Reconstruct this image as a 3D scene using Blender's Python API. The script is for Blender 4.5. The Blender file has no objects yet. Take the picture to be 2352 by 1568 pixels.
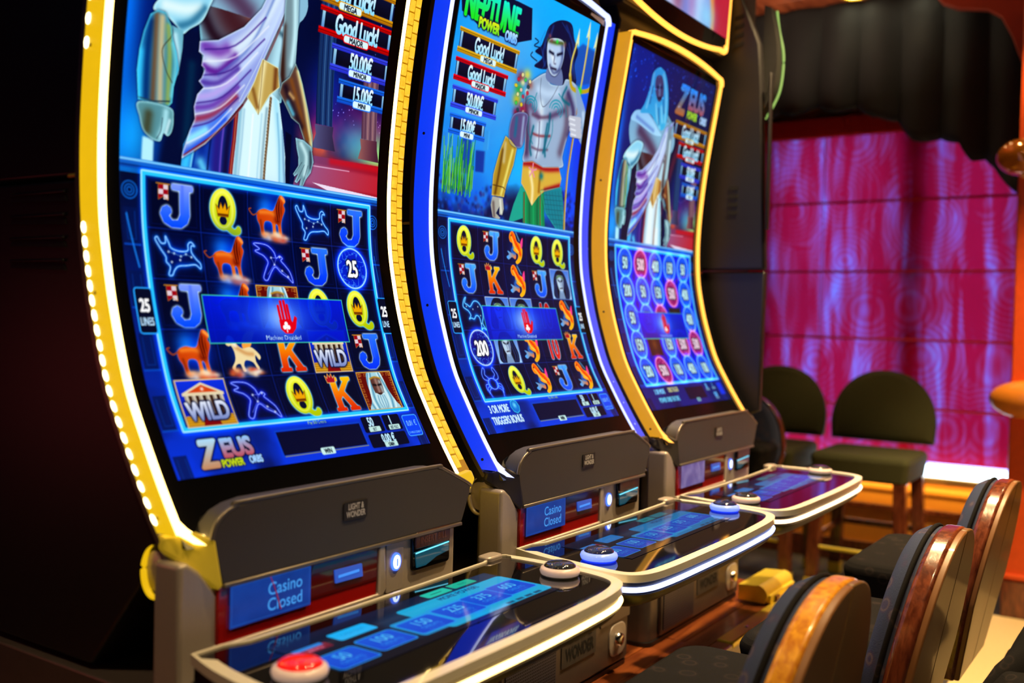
import bpy, bmesh, math, random
import numpy as np
from mathutils import Vector, Matrix

random.seed(7)
S = bpy.context.scene
COL = S.collection
H = 1.27                     # height of the lens above the floor

# ------------------------------------------------------------------ camera
cam_d = bpy.data.cameras.new('camera')
cam = bpy.data.objects.new('camera', cam_d)
COL.objects.link(cam)
S.camera = cam
cam_d.sensor_fit = 'HORIZONTAL'
cam_d.sensor_width = 36.0
cam_d.lens = 35.04
cam_d.clip_start = 0.02
cam_d.dof.use_dof = True
cam_d.dof.focus_distance = 1.95
cam_d.dof.aperture_fstop = 2.4
_R = ((0.55561704, -0.00690117, 0.83140969),
      (-0.8310795, -0.03398531, 0.55511428),
      (0.02442477, -0.99939851, -0.02461824))
cam.matrix_world = Matrix(((_R[0][0], -_R[0][1], -_R[0][2], 0.0),
                           (_R[1][0], -_R[1][1], -_R[1][2], 0.0),
                           (_R[2][0], -_R[2][1], -_R[2][2], H),
                           (0, 0, 0, 1)))

# ------------------------------------------------------------------ world, exposure
W = bpy.data.worlds.new('world')
S.world = W
W.use_nodes = True
W.node_tree.nodes['Background'].inputs[0].default_value = (0.24, 0.22, 0.26, 1)
W.node_tree.nodes['Background'].inputs[1].default_value = 0.02
S.view_settings.view_transform = 'Standard'
S.view_settings.look = 'None'
S.view_settings.exposure = 0.0
S.view_settings.gamma = 1.0
S.view_settings.use_curve_mapping = False
S.cycles.max_bounces = 6
S.cycles.diffuse_bounces = 3
S.cycles.glossy_bounces = 3
S.cycles.adaptive_threshold = 0.05
S.cycles.sample_clamp_indirect = 4.0
S.cycles.use_denoising = True

# ------------------------------------------------------------------ large lights
def light(name, kind, loc, energy, color, rot=(0, 0, 0), **kw):
    d = bpy.data.lights.new(name, kind)
    d.energy = energy
    d.color = color
    for k, v in kw.items():
        setattr(d, k, v)
    o = bpy.data.objects.new(name, d)
    COL.objects.link(o)
    o.location = loc
    o.rotation_euler = rot
    return o

# daylight behind the blind
light('window_daylight', 'AREA', (6.15, 0.9, 1.45), 120, (0.42, 0.40, 1.0), (0, math.radians(90), 0),
      shape='RECTANGLE', size=2.4, size_y=3.2)

# ------------------------------------------------------------------ materials
def node_mat(name):
    m = bpy.data.materials.new(name)
    m.use_nodes = True
    nt = m.node_tree
    return m, nt, nt.nodes['Principled BSDF']

def N(nt, t, **kw):
    n = nt.nodes.new(t)
    for k, v in kw.items():
        if k in n.inputs:
            n.inputs[k].default_value = v
        else:
            setattr(n, k, v)
    return n

def L(nt, a, b):
    nt.links.new(a, b)

def mat(name, c, rough=0.5, metal=0.0, vary=0.12, scale=40.0, bump=0.0, bscale=None, emit=None, estr=0.0,
        coat=0.0, spec=0.5, stretch=None, rvary=0.1, trans=0.0, coat_rough=0.05):
    m, nt, b = node_mat(name)
    tc = N(nt, 'ShaderNodeTexCoord')
    mp = N(nt, 'ShaderNodeMapping')
    L(nt, tc.outputs['Object'], mp.inputs['Vector'])
    if stretch:
        mp.inputs['Scale'].default_value = stretch
    no = N(nt, 'ShaderNodeTexNoise')
    no.inputs['Scale'].default_value = scale
    no.inputs['Detail'].default_value = 4
    L(nt, mp.outputs[0], no.inputs['Vector'])
    mx = N(nt, 'ShaderNodeMix', data_type='RGBA')
    mx.inputs[6].default_value = tuple(x * (1 - vary) for x in c) + (1,)
    mx.inputs[7].default_value = tuple(min(1, x * (1 + vary)) for x in c) + (1,)
    L(nt, no.outputs['Fac'], mx.inputs[0])
    L(nt, mx.outputs[2], b.inputs['Base Color'])
    mr = N(nt, 'ShaderNodeMapRange')
    mr.inputs[3].default_value = max(0.0, rough - rvary * rough)
    mr.inputs[4].default_value = min(1.0, rough + rvary * rough)
    L(nt, no.outputs['Fac'], mr.inputs[0])
    L(nt, mr.outputs[0], b.inputs['Roughness'])
    b.inputs['Metallic'].default_value = metal
    b.inputs['Specular IOR Level'].default_value = spec
    b.inputs['Coat Weight'].default_value = coat
    b.inputs['Coat Roughness'].default_value = coat_rough
    b.inputs['Transmission Weight'].default_value = trans
    if bump:
        n2 = N(nt, 'ShaderNodeTexNoise')
        n2.inputs['Scale'].default_value = bscale or scale
        n2.inputs['Detail'].default_value = 3
        L(nt, mp.outputs[0], n2.inputs['Vector'])
        bp = N(nt, 'ShaderNodeBump')
        bp.inputs['Strength'].default_value = bump
        bp.inputs['Distance'].default_value = 0.004
        L(nt, n2.outputs['Fac'], bp.inputs['Height'])
        L(nt, bp.outputs[0], b.inputs['Normal'])
    if emit:
        b.inputs['Emission Color'].default_value = tuple(emit) + (1,)
        b.inputs['Emission Strength'].default_value = estr
    return m

def glow(name, c, s, c2=None, scale=30, sampled=True):
    """a lamp surface: emission varied slightly by noise"""
    m, nt, b = node_mat(name)
    b.inputs['Base Color'].default_value = (0.05, 0.05, 0.05, 1)
    b.inputs['Roughness'].default_value = 0.35
    tc = N(nt, 'ShaderNodeTexCoord')
    no = N(nt, 'ShaderNodeTexNoise')
    no.inputs['Scale'].default_value = scale
    L(nt, tc.outputs['Object'], no.inputs['Vector'])
    mx = N(nt, 'ShaderNodeMix', data_type='RGBA')
    c2 = c2 or tuple(x * 0.88 for x in c)
    mx.inputs[6].default_value = tuple(c2) + (1,)
    mx.inputs[7].default_value = tuple(c) + (1,)
    L(nt, no.outputs['Fac'], mx.inputs[0])
    L(nt, mx.outputs[2], b.inputs['Emission Color'])
    b.inputs['Emission Strength'].default_value = s
    if not sampled: m.cycles.emission_sampling = 'NONE'
    return m

def screen_mat(name, strength=1.0, rough=0.06):
    m, nt, b = node_mat(name)
    at = N(nt, 'ShaderNodeAttribute', attribute_name='Col')
    b.inputs['Base Color'].default_value = (0.006, 0.006, 0.008, 1)
    b.inputs['Roughness'].default_value = rough
    b.inputs['Specular IOR Level'].default_value = 0.5
    L(nt, at.outputs['Color'], b.inputs['Emission Color'])
    b.inputs['Emission Strength'].default_value = strength
    m.cycles.emission_sampling = 'NONE'
    return m

def wood_mat(name, c1, c2, rough=0.3, scale=6.0, axis=(1, 8, 8), coat=0.3):
    m, nt, b = node_mat(name)
    tc = N(nt, 'ShaderNodeTexCoord')
    mp = N(nt, 'ShaderNodeMapping')
    mp.inputs['Scale'].default_value = axis
    L(nt, tc.outputs['Object'], mp.inputs['Vector'])
    no = N(nt, 'ShaderNodeTexNoise')
    no.inputs['Scale'].default_value = scale
    no.inputs['Detail'].default_value = 6
    no.inputs['Distortion'].default_value = 0.6
    L(nt, mp.outputs[0], no.inputs['Vector'])
    cr = N(nt, 'ShaderNodeValToRGB')
    cr.color_ramp.elements[0].position = 0.35
    cr.color_ramp.elements[0].color = tuple(c1) + (1,)
    cr.color_ramp.elements[1].position = 0.68
    cr.color_ramp.elements[1].color = tuple(c2) + (1,)
    L(nt, no.outputs['Fac'], cr.inputs[0])
    L(nt, cr.outputs[0], b.inputs['Base Color'])
    b.inputs['Roughness'].default_value = rough
    b.inputs['Coat Weight'].default_value = coat
    b.inputs['Coat Roughness'].default_value = 0.12
    bp = N(nt, 'ShaderNodeBump')
    bp.inputs['Strength'].default_value = 0.15
    bp.inputs['Distance'].default_value = 0.002
    L(nt, no.outputs['Fac'], bp.inputs['Height'])
    L(nt, bp.outputs[0], b.inputs['Normal'])
    return m

M = {}
M['black_gloss'] = mat('black_gloss', (0.004, 0.004, 0.005), 0.06, vary=0.05)
M['housing'] = mat('housing_black', (0.012, 0.011, 0.013), 0.42, vary=0.25, scale=300, bump=0.08, bscale=700)
M['slot_black'] = mat('slot_black', (0.004, 0.004, 0.004), 0.8)
M['hood'] = mat('hood_grey', (0.062, 0.057, 0.056), 0.48, vary=0.12, scale=600, bump=0.12, bscale=1400)
M['hood_rim'] = mat('hood_rim_grey', (0.23, 0.20, 0.17), 0.34, metal=0.6, vary=0.08)
M['silver'] = mat('silver_paint', (0.52, 0.46, 0.42), 0.36, metal=0.3, vary=0.06, scale=200)
M['champagne'] = mat('champagne_rim', (0.90, 0.86, 0.72), 0.36, metal=0.0, vary=0.04, coat=0.4)
M['dark_plastic'] = mat('dark_plastic', (0.010, 0.010, 0.012), 0.38, vary=0.2, scale=200)
M['base'] = mat('base_bronze', (0.16, 0.13, 0.12), 0.38, metal=0.5, vary=0.12, scale=60, bump=0.05)
M['red_panel'] = mat('red_panel', (0.42, 0.008, 0.006), 0.22, vary=0.15, scale=12, coat=0.5)
M['red_dark'] = mat('red_smoked', (0.13, 0.006, 0.005), 0.12, vary=0.15, scale=12, coat=0.5)
M['label_dark'] = mat('label_dark', (0.02, 0.019, 0.02), 0.4)
M['label_text'] = mat('label_text', (0.62, 0.60, 0.58), 0.5)
M['brass'] = mat('brass', (1.0, 0.76, 0.08), 0.32, metal=0.45, vary=0.08, scale=60, bump=0.03)
M['chrome'] = mat('chrome', (0.75, 0.74, 0.72), 0.12, metal=1.0, vary=0.05)
M['glass_dark'] = mat('glass_dark', (0.003, 0.003, 0.004), 0.03, vary=0.05, coat=0.6)

# ------------------------------------------------------------------ mesh helpers
ORG = {}

def new_obj(name, me, material, parent=None, smooth=False, bevel=0.0, segs=2):
    o = bpy.data.objects.new(name, me)
    COL.objects.link(o)
    if material is not None:
        me.materials.append(material)
    if parent is not None:
        o.parent = parent
    if smooth is not None:
        me.polygons.foreach_set('use_smooth', [True] * len(me.polygons))
        me.set_sharp_from_angle(angle=math.radians(40 if smooth is not True else 60))
    if bevel:
        b = o.modifiers.new('bevel', 'BEVEL')
        b.width = bevel
        b.segments = segs
        b.limit_method = 'ANGLE'
        b.angle_limit = math.radians(35)
        b.harden_normals = False
    return o

def origin(p):
    o = Vector((0, 0, 0))
    while p is not None:
        o = o + p.location
        p = p.parent
    return o

def part(name, vf, material, parent=None, smooth=False, bevel=0.0, segs=2):
    """link (verts, faces), given in world space, as one mesh object under parent"""
    v, f = vf
    og = origin(parent)
    me = bpy.data.meshes.new(name)
    me.from_pydata([(x - og.x, y - og.y, z - og.z) for x, y, z in v], [], f)
    me.update()
    fix_normals(me)
    return new_obj(name, me, material, parent, smooth, bevel, segs)

def fix_normals(me):
    bm = bmesh.new()
    bm.from_mesh(me)
    bmesh.ops.recalc_face_normals(bm, faces=bm.faces)
    bm.to_mesh(me)
    bm.free()

def solo(name, vf, material, label, cat, base=None, group=None, kind=None, smooth=False, bevel=0.0):
    """a thing that is one mesh"""
    v, f = vf
    a = np.array(v)
    if base is None:
        base = (a[:, 0].mean(), a[:, 1].mean(), a[:, 2].min())
    me = bpy.data.meshes.new(name)
    me.from_pydata([(x - base[0], y - base[1], z - base[2]) for x, y, z in v], [], f)
    me.update()
    fix_normals(me)
    o = new_obj(name, me, material, None, smooth, bevel)
    o.location = base
    tag(o, label, cat, group, kind)
    return o

def tag(o, label=None, cat=None, group=None, kind=None):
    if label: o['label'] = label
    if cat: o['category'] = cat
    if group: o['group'] = group
    if kind: o['kind'] = kind
    return o

def thing(name, loc, label, cat, group=None):
    o = bpy.data.objects.new(name, None)
    COL.objects.link(o)
    o.empty_display_size = 0.1
    o.location = loc
    return tag(o, label, cat, group)

def struct(name, vf, material, parent=None, smooth=False, bevel=0.0):
    o = part(name, vf, material, parent, smooth, bevel)
    if parent is None:
        o['kind'] = 'structure'
    return o

def cat(*vfs):
    V, F = [], []
    for v, f in vfs:
        n = len(V)
        V += [tuple(p) for p in v]
        F += [tuple(i + n for i in q) for q in f]
    return V, F

def box(x0, x1, y0, y1, z0, z1):
    v = [(x0, y0, z0), (x1, y0, z0), (x1, y1, z0), (x0, y1, z0), (x0, y0, z1), (x1, y0, z1), (x1, y1, z1), (x0, y1, z1)]
    f = [(0, 3, 2, 1), (4, 5, 6, 7), (0, 1, 5, 4), (1, 2, 6, 5), (2, 3, 7, 6), (3, 0, 4, 7)]
    return v, f

def prism(pts, a, b, plane='XZ'):
    """extrude a 2D polygon between a and b along the axis missing from plane"""
    n = len(pts)
    if plane == 'XZ':
        g = lambda p, d: (p[0], d, p[1])
    elif plane == 'XY':
        g = lambda p, d: (p[0], p[1], d)
    else:
        g = lambda p, d: (d, p[0], p[1])
    v = [g(p, a) for p in pts] + [g(p, b) for p in pts]
    f = [tuple(range(n)), tuple(range(2 * n - 1, n - 1, -1))]
    f += [(i, (i + 1) % n, n + (i + 1) % n, n + i) for i in range(n)]
    return v, f

def rot_z(vf, ang, c):
    ca, sa = math.cos(ang), math.sin(ang)
    return [(c[0] + (x - c[0]) * ca - (y - c[1]) * sa, c[1] + (x - c[0]) * sa + (y - c[1]) * ca, z) for x, y, z in vf[0]], vf[1]

def move(vf, d):
    return [(x + d[0], y + d[1], z + d[2]) for x, y, z in vf[0]], vf[1]

def lathe(prof, c, n=32, axis='Z', sc=(1, 1)):
    """prof = [(r, h)] turned about an axis through c"""
    v, f = [], []
    for r, h in prof:
        for k in range(n):
            a = 2 * math.pi * k / n
            p, q = r * math.cos(a) * sc[0], r * math.sin(a) * sc[1]
            if axis == 'Z': v.append((c[0] + p, c[1] + q, c[2] + h))
            elif axis == 'Y': v.append((c[0] + p, c[1] + h, c[2] + q))
            else: v.append((c[0] + h, c[1] + p, c[2] + q))
    for i in range(len(prof) - 1):
        for k in range(n):
            f.append((i * n + k, i * n + (k + 1) % n, (i + 1) * n + (k + 1) % n, (i + 1) * n + k))
    f.append(tuple(range(n)))
    f.append(tuple(range((len(prof) - 1) * n, len(prof) * n)))
    return v, f

def tube(path, r, n=10, closed=False):
    P = [Vector(p) for p in path]
    m = len(P)
    v, f = [], []
    up = Vector((0, 0, 1))
    for i, p in enumerate(P):
        if closed:
            t = (P[(i + 1) % m] - P[i - 1]).normalized()
        else:
            t = (P[min(i + 1, m - 1)] - P[max(i - 1, 0)]).normalized()
        a = t.cross(up)
        if a.length < 1e-3: a = t.cross(Vector((1, 0, 0)))
        a.normalize()
        b = t.cross(a)
        rr = r[i] if isinstance(r, (list, tuple)) else r
        for k in range(n):
            an = 2 * math.pi * k / n
            v.append(tuple(p + a * (rr * math.cos(an)) + b * (rr * math.sin(an))))
    for i in range(m if closed else m - 1):
        j = (i + 1) % m
        for k in range(n):
            f.append((i * n + k, i * n + (k + 1) % n, j * n + (k + 1) % n, j * n + k))
    if not closed:
        f.append(tuple(range(n)))
        f.append(tuple(range((m - 1) * n, m * n)))
    return v, f

def catmull(pts, k=8, closed=False):
    P = [np.array(p, float) for p in pts]
    n = len(P)
    out = []
    rng = range(n) if closed else range(n - 1)
    for i in rng:
        if closed:
            a, b, c, d = P[i - 1], P[i], P[(i + 1) % n], P[(i + 2) % n]
        else:
            a, b, c, d = P[max(i - 1, 0)], P[i], P[i + 1], P[min(i + 2, n - 1)]
        for j in range(k):
            t = j / k
            out.append(0.5 * ((2 * b) + (c - a) * t + (2 * a - 5 * b + 4 * c - d) * t * t + (3 * b - 3 * c + d - a) * t ** 3))
    if not closed:
        out.append(P[-1])
    return [tuple(p) for p in out]

def rrect(x0, x1, y0, y1, r, n=5):
    p = []
    for cx, cy, a0 in ((x1 - r, y1 - r, 0), (x0 + r, y1 - r, 90), (x0 + r, y0 + r, 180), (x1 - r, y0 + r, 270)):
        for k in range(n + 1):
            a = math.radians(a0 + 90 * k / n)
            p.append((cx + r * math.cos(a), cy + r * math.sin(a)))
    return p

def text_tris(s, size=1.0, xs=1.0, bold=0.0, shear=0.0, align='CENTER', space=1.0):
    """flat lettering as triangles: (N,3,2) array, centred on its own box in y at the baseline"""
    cu = bpy.data.curves.new('lettering', 'FONT')
    cu.body = s
    cu.size = size
    cu.align_x = align
    cu.offset = bold * size
    cu.shear = shear
    cu.space_character = space
    cu.resolution_u = 4
    cu.fill_mode = 'FRONT'
    o = bpy.data.objects.new('lettering', cu)
    COL.objects.link(o)
    dg = bpy.context.evaluated_depsgraph_get()
    me = bpy.data.meshes.new_from_object(o.evaluated_get(dg))
    me.calc_loop_triangles()
    co = np.array([v.co[:2] for v in me.vertices], float).reshape(-1, 2)
    ti = np.array([t.vertices[:] for t in me.loop_triangles], int).reshape(-1, 3)
    bpy.data.objects.remove(o)
    bpy.data.curves.remove(cu)
    bpy.data.meshes.remove(me)
    co[:, 0] *= xs
    return co[ti] if len(ti) else np.zeros((0, 3, 2))

def letters(s, size, place, xs=1.0, bold=0.0, align='CENTER', shear=0.0):
    """lettering as flat triangles set into space by place(x, y)"""
    t = text_tris(s, size, xs, bold, shear, align)
    v = [place(p[0], p[1]) for tri in t for p in tri]
    f = [(3 * i, 3 * i + 1, 3 * i + 2) for i in range(len(t))]
    return v, f

# ================================================================== the room
XW = 5.50            # window wall
ZC = H + 1.70        # ceiling height
PZ = H - 0.862       # top of the wooden plinth

# carpet: dark ground with faint pattern
def carpet_mat(name, ca, cb, cc):
    m, nt, b = node_mat(name)
    tc = N(nt, 'ShaderNodeTexCoord')
    vo = N(nt, 'ShaderNodeTexVoronoi')
    vo.inputs['Scale'].default_value = 3.2
    L(nt, tc.outputs['Object'], vo.inputs['Vector'])
    no = N(nt, 'ShaderNodeTexNoise')
    no.inputs['Scale'].default_value = 160
    no.inputs['Detail'].default_value = 3
    L(nt, tc.outputs['Object'], no.inputs['Vector'])
    cr = N(nt, 'ShaderNodeValToRGB')
    e = cr.color_ramp.elements
    e[0].position, e[0].color = 0.18, ca + (1,)
    e[1].position, e[1].color = 0.62, cc + (1,)
    k = cr.color_ramp.elements.new(0.36)
    k.color = cb + (1,)
    L(nt, vo.outputs['Distance'], cr.inputs[0])
    mx = N(nt, 'ShaderNodeMix', data_type='RGBA', blend_type='MULTIPLY')
    mx.inputs[0].default_value = 0.8
    L(nt, cr.outputs[0], mx.inputs[6])
    L(nt, no.outputs['Color'], mx.inputs[7])
    L(nt, mx.outputs[2], b.inputs['Base Color'])
    b.inputs['Roughness'].default_value = 0.95
    bp = N(nt, 'ShaderNodeBump')
    bp.inputs['Strength'].default_value = 0.5
    bp.inputs['Distance'].default_value = 0.004
    L(nt, no.outputs['Fac'], bp.inputs['Height'])
    L(nt, bp.outputs[0], b.inputs['Normal'])
    return m

M['carpet'] = carpet_mat('carpet', (0.13, 0.14, 0.08), (0.09, 0.075, 0.08), (0.05, 0.04, 0.045))
M['carpet_tan'] = mat('carpet_tan', (0.62, 0.47, 0.24), 0.95, vary=0.25, scale=220, bump=0.4)
M['wall_orange'] = mat('wall_orange', (0.80, 0.34, 0.05), 0.45, vary=0.08, scale=18, bump=0.04, bscale=60)
M['wall_dark'] = mat('wall_dark', (0.012, 0.011, 0.012), 0.7)
M['red_paint'] = mat('red_paint', (0.72, 0.085, 0.010), 0.40, vary=0.15, scale=30)
M['red_cloth'] = mat('red_cloth', (0.60, 0.010, 0.016), 0.85, vary=0.2, scale=60)
M['ceiling_wood'] = wood_mat('ceiling_wood', (0.16, 0.035, 0.015), (0.42, 0.12, 0.05), 0.28, 3.0, (1, 9, 9), 0.5)
M['plinth_wood'] = wood_mat('plinth_wood', (0.17, 0.035, 0.010), (0.36, 0.10, 0.025), 0.3, 5.0, (1, 10, 10), 0.4)
M['dark_wood'] = wood_mat('dark_wood', (0.09, 0.018, 0.008), (0.24, 0.06, 0.022), 0.24, 7.0, (14, 14, 2), 0.5)
M['honey_wood'] = wood_mat('honey_wood', (0.62, 0.20, 0.012), (0.98, 0.46, 0.03), 0.28, 7.0, (14, 14, 2), 0.5)

struct('floor', box(-2.5, XW + 0.1, -3.0, 2.6, -0.05, 0.0), M['carpet'])
# pale carpet field past the last stool
solo('carpet_runner', box(3.3, 4.84, -1.6, 0.64, 0.0, 0.006), M['carpet_tan'],
     'pale tan carpet lit by warm lamps beside the red column', 'carpet')
struct('ceiling', box(-2.5, XW + 0.1, -3.0, 2.6, ZC + 0.02, ZC + 0.08), M['wall_dark'])
struct('wall_back', box(-2.5, XW + 0.1, 2.5, 2.6, 0, ZC), M['wall_dark'])
# the window wall: strips around two openings
ww = [box(XW + 0.035, XW + 0.20, -3.0, 2.5, 0, H - 0.74), box(XW + 0.035, XW + 0.20, -3.0, 2.5, H + 1.03, ZC),
      box(XW + 0.035, XW + 0.20, -3.0, 0.66, H - 0.74, H + 1.03), box(XW + 0.035, XW + 0.20, 1.10, 1.235, H - 0.74, H + 1.03),
      box(XW + 0.035, XW + 0.20, 1.92, 2.5, H - 0.74, H + 1.03)]
wr = struct('wall_right', cat(*ww), M['wall_orange'])
M['window_glass'] = mat('window_glass', (0.7, 0.8, 1.0), 0.05, trans=1.0, vary=0.02)
for k, (a, b) in enumerate(((0.66, 1.10), (1.235, 1.92))):
    w = struct('window_%d' % (k + 1), box(XW + 0.155, XW + 0.16, a, b, H - 0.74, H + 1.03), M['window_glass'])
    part('window_frame', cat(box(XW + 0.14, XW + 0.18, a, b, H + 0.13, H + 0.16)), M['dark_wood'], w)
# orange dado under the window ledge with a rounded moulding
struct('wall_dado', box(XW - 0.02, XW + 0.10, -3.0, 2.5, 0.0, H - 0.80), M['wall_orange'])
struct('trim_1', prism([(XW - 0.02 - 0.02 * math.sin(a), H - 0.85 + 0.028 * math.cos(a)) for a in np.linspace(0, math.pi, 9)], -3.0, 2.5, 'XZ'), M['wall_orange'], smooth=False)
struct('baseboard_right', box(XW - 0.045, XW - 0.02, -3.0, 2.5, 0.0, 0.12), M['dark_wood'], bevel=0.004)
struct('trim_2', box(XW - 0.045, XW - 0.02, -3.0, 2.5, 0.30, 0.33), M['dark_wood'], bevel=0.004)

# lit ledge
lg = thing('window_ledge', (XW - 0.06, 1.2, H - 0.80), 'white glowing light strip along the window ledge', 'ledge')
part('shelf', box(XW - 0.09, XW + 0.10, 0.40, 2.5, H - 0.80, H - 0.765), M['wall_orange'], lg, bevel=0.004)
M['ledge_glow'] = glow('ledge_glow', (0.62, 0.86, 1.0), 9.0)
part('light_strip', box(XW - 0.10, XW - 0.05, 0.655, 2.4, H - 0.762, H - 0.705), M['ledge_glow'], lg, bevel=0.012)

# ------------------------------------------------------------------ roman blind
def blind_mat():
    m = bpy.data.materials.new('blind_fabric')
    m.use_nodes = True
    nt = m.node_tree
    nt.nodes.clear()
    out = N(nt, 'ShaderNodeOutputMaterial')
    tc = N(nt, 'ShaderNodeTexCoord')
    mp = N(nt, 'ShaderNodeMapping')
    mp.inputs['Scale'].default_value = (1, 5.5, 0.75)
    L(nt, tc.outputs['Object'], mp.inputs['Vector'])
    no = N(nt, 'ShaderNodeTexNoise')
    no.inputs['Scale'].default_value = 2.3
    no.inputs['Detail'].default_value = 3
    no.inputs['Distortion'].default_value = 0.5
    L(nt, mp.outputs[0], no.inputs['Vector'])
    # rings woven into the cloth
    vo = N(nt, 'ShaderNodeTexVoronoi')
    vo.inputs['Scale'].default_value = 3.0
    L(nt, tc.outputs['Object'], vo.inputs['Vector'])
    mu = N(nt, 'ShaderNodeMath', operation='MULTIPLY')
    mu.inputs[1].default_value = 90.0
    L(nt, vo.outputs['Distance'], mu.inputs[0])
    si = N(nt, 'ShaderNodeMath', operation='SINE')
    L(nt, mu.outputs[0], si.inputs[0])
    # warp weave
    wv = N(nt, 'ShaderNodeTexWave')
    wv.inputs['Scale'].default_value = 120
    wv.bands_direction = 'Z'
    L(nt, tc.outputs['Object'], wv.inputs['Vector'])
    a1 = N(nt, 'ShaderNodeMath', operation='MULTIPLY_ADD')
    L(nt, si.outputs[0], a1.inputs[0])
    a1.inputs[1].default_value = 0.04
    L(nt, no.outputs['Fac'], a1.inputs[2])
    a2 = N(nt, 'ShaderNodeMath', operation='MULTIPLY_ADD')
    L(nt, wv.outputs['Fac'], a2.inputs[0])
    a2.inputs[1].default_value = 0.02
    L(nt, a1.outputs[0], a2.inputs[2])
    cr = N(nt, 'ShaderNodeValToRGB')
    e = cr.color_ramp.elements
    e[0].position, e[0].color = 0.44, (0.70, 0.012, 0.05, 1)
    e[1].position, e[1].color = 0.78, (0.45, 0.60, 1.0, 1)
    k = e.new(0.54)
    k.color = (0.66, 0.07, 0.17, 1)
    k = e.new(0.66)
    k.color = (0.58, 0.20, 0.50, 1)
    L(nt, a2.outputs[0], cr.inputs[0])
    tr = N(nt, 'ShaderNodeBsdfTranslucent')
    L(nt, cr.outputs[0], tr.inputs['Color'])
    df = N(nt, 'ShaderNodeBsdfDiffuse')
    df.inputs['Color'].default_value = (0.42, 0.008, 0.02, 1)
    mx = N(nt, 'ShaderNodeMixShader')
    mx.inputs[0].default_value = 0.35
    L(nt, tr.outputs[0], mx.inputs[1])
    L(nt, df.outputs[0], mx.inputs[2])
    L(nt, mx.outputs[0], out.inputs['Surface'])
    return m

M['blind'] = blind_mat()
bl = thing('roman_blind', (XW, 1.3, H - 0.66), 'magenta roman blind glowing purple over the window, pleated in panels', 'blind')
folds = [1.03, 0.663, 0.289, -0.069, -0.426, -0.70]
for a, b in zip(folds[:-1], folds[1:]):
    # each panel bellies out towards the room and tucks in at the pleat
    v, f = [], []
    nz, ny = 8, 12
    for i in range(nz + 1):
        t = i / nz
        z = H + b + (a - b) * t
        bel = 0.022 * (math.sin(math.pi * t) ** 0.6) * (1.25 - 0.6 * t)
        for j in range(ny + 1):
            y = 0.645 + (2.45 - 0.645) * j / ny
            v.append((XW - bel + 0.004 * math.sin(j * 1.9), y, z))
    for i in range(nz):
        for j in range(ny):
            q = i * (ny + 1) + j
            f.append((q, q + 1, q + ny + 2, q + ny + 1))
    part('blind_panel', (v, f), M['blind'], bl, smooth=True)
part('head_rail', box(XW - 0.03, XW + 0.03, 0.64, 2.45, H + 1.02, H + 1.13), M['red_cloth'], bl, bevel=0.01)
for z in folds[1:-1]:
    part('pleat', tube([(XW - 0.010, 0.645, H + z), (XW - 0.010, 2.45, H + z)], 0.007, 8), M['red_cloth'], bl)
part('pull_cord', tube([(XW - 0.030, 1.632, H + 1.02), (XW - 0.030, 1.628, H - 0.70)], 0.0025, 6), M['red_cloth'], bl)

# ------------------------------------------------------------------ black valance with scalloped hem
M['drape'] = mat('drape_black', (0.012, 0.018, 0.026), 0.9, vary=0.25, scale=80, bump=0.15)
hem = [(2.45, 1.10), (2.05, 1.09), (1.90, 1.12), (1.72, 1.155), (1.50, 1.145), (1.30, 1.10), (1.14, 0.975), (1.02, 0.935), (0.92, 0.945), (0.86, 0.84), (0.76, 0.80), (0.64, 0.66), (0.40, 0.50)]
hy = [p[0] for p in hem][::-1]
hz = [p[1] for p in hem][::-1]
v, f = [], []
ny, nz = 150, 14
for j in range(ny + 1):
    y = 0.40 + (2.45 - 0.40) * j / ny
    sc = abs(math.sin((y - 0.4) * math.pi / 0.205))
    zb = np.interp(y, hy, hz) - 0.045 * sc
    for i in range(nz + 1):
        t = i / nz
        x = XW - 0.16 - (0.028 + 0.05 * (1 - t)) * sc - 0.02 * (1 - t)
        v.append((x, y, H + zb + (1.70 - zb) * t))
for j in range(ny):
    for i in range(nz):
        q = j * (nz + 1) + i
        f.append((q, q + 1, q + nz + 2, q + nz + 1))
va = solo('window_valance', (v, f), M['drape'], 'black gathered valance with scalloped hem above the magenta blind', 'valance', smooth=True)
sm = va.modifiers.new('thickness', 'SOLIDIFY')
sm.thickness = 0.006

# ------------------------------------------------------------------ wooden ceiling boards and the red beam
cp = struct('ceiling_panel', box(3.2, XW - 0.11, 1.12, 2.4, ZC + 0.012, ZC + 0.018), M['wall_dark'])
for k in range(9):
    x0 = 3.22 + k * 0.242
    part('ceiling_board', box(x0, x0 + 0.238, 1.13, 2.4, ZC - 0.012, ZC + 0.012), M['ceiling_wood'], cp, bevel=0.003)
struct('trim_3', box(5.36, 5.39, 1.10, 2.4, ZC - 0.04, ZC - 0.012), M['ceiling_wood'])
M['red_beam'] = mat('red_beam', (0.30, 0.03, 0.008), 0.55, vary=0.25, scale=14)
struct('ceiling_beam', cat(box(4.4, XW + 0.1, -0.4, 1.08, ZC - 0.02, ZC + 0.02)), M['red_beam'])
arch = [(1.08, 1.70), (1.045, 1.62), (1.0, 1.56), (0.93, 1.525), (0.80, 1.50), (0.74, 1.46), (0.69, 1.36), (0.64, 1.22), (0.55, 1.14), (0.40, 1.10), (-0.4, 1.10), (-0.4, 1.70)]
struct('trim_4', prism([(y, H + z) for y, z in arch], XW - 0.34, XW - 0.30, 'YZ'), M['red_beam'], bevel=0.006)

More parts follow.
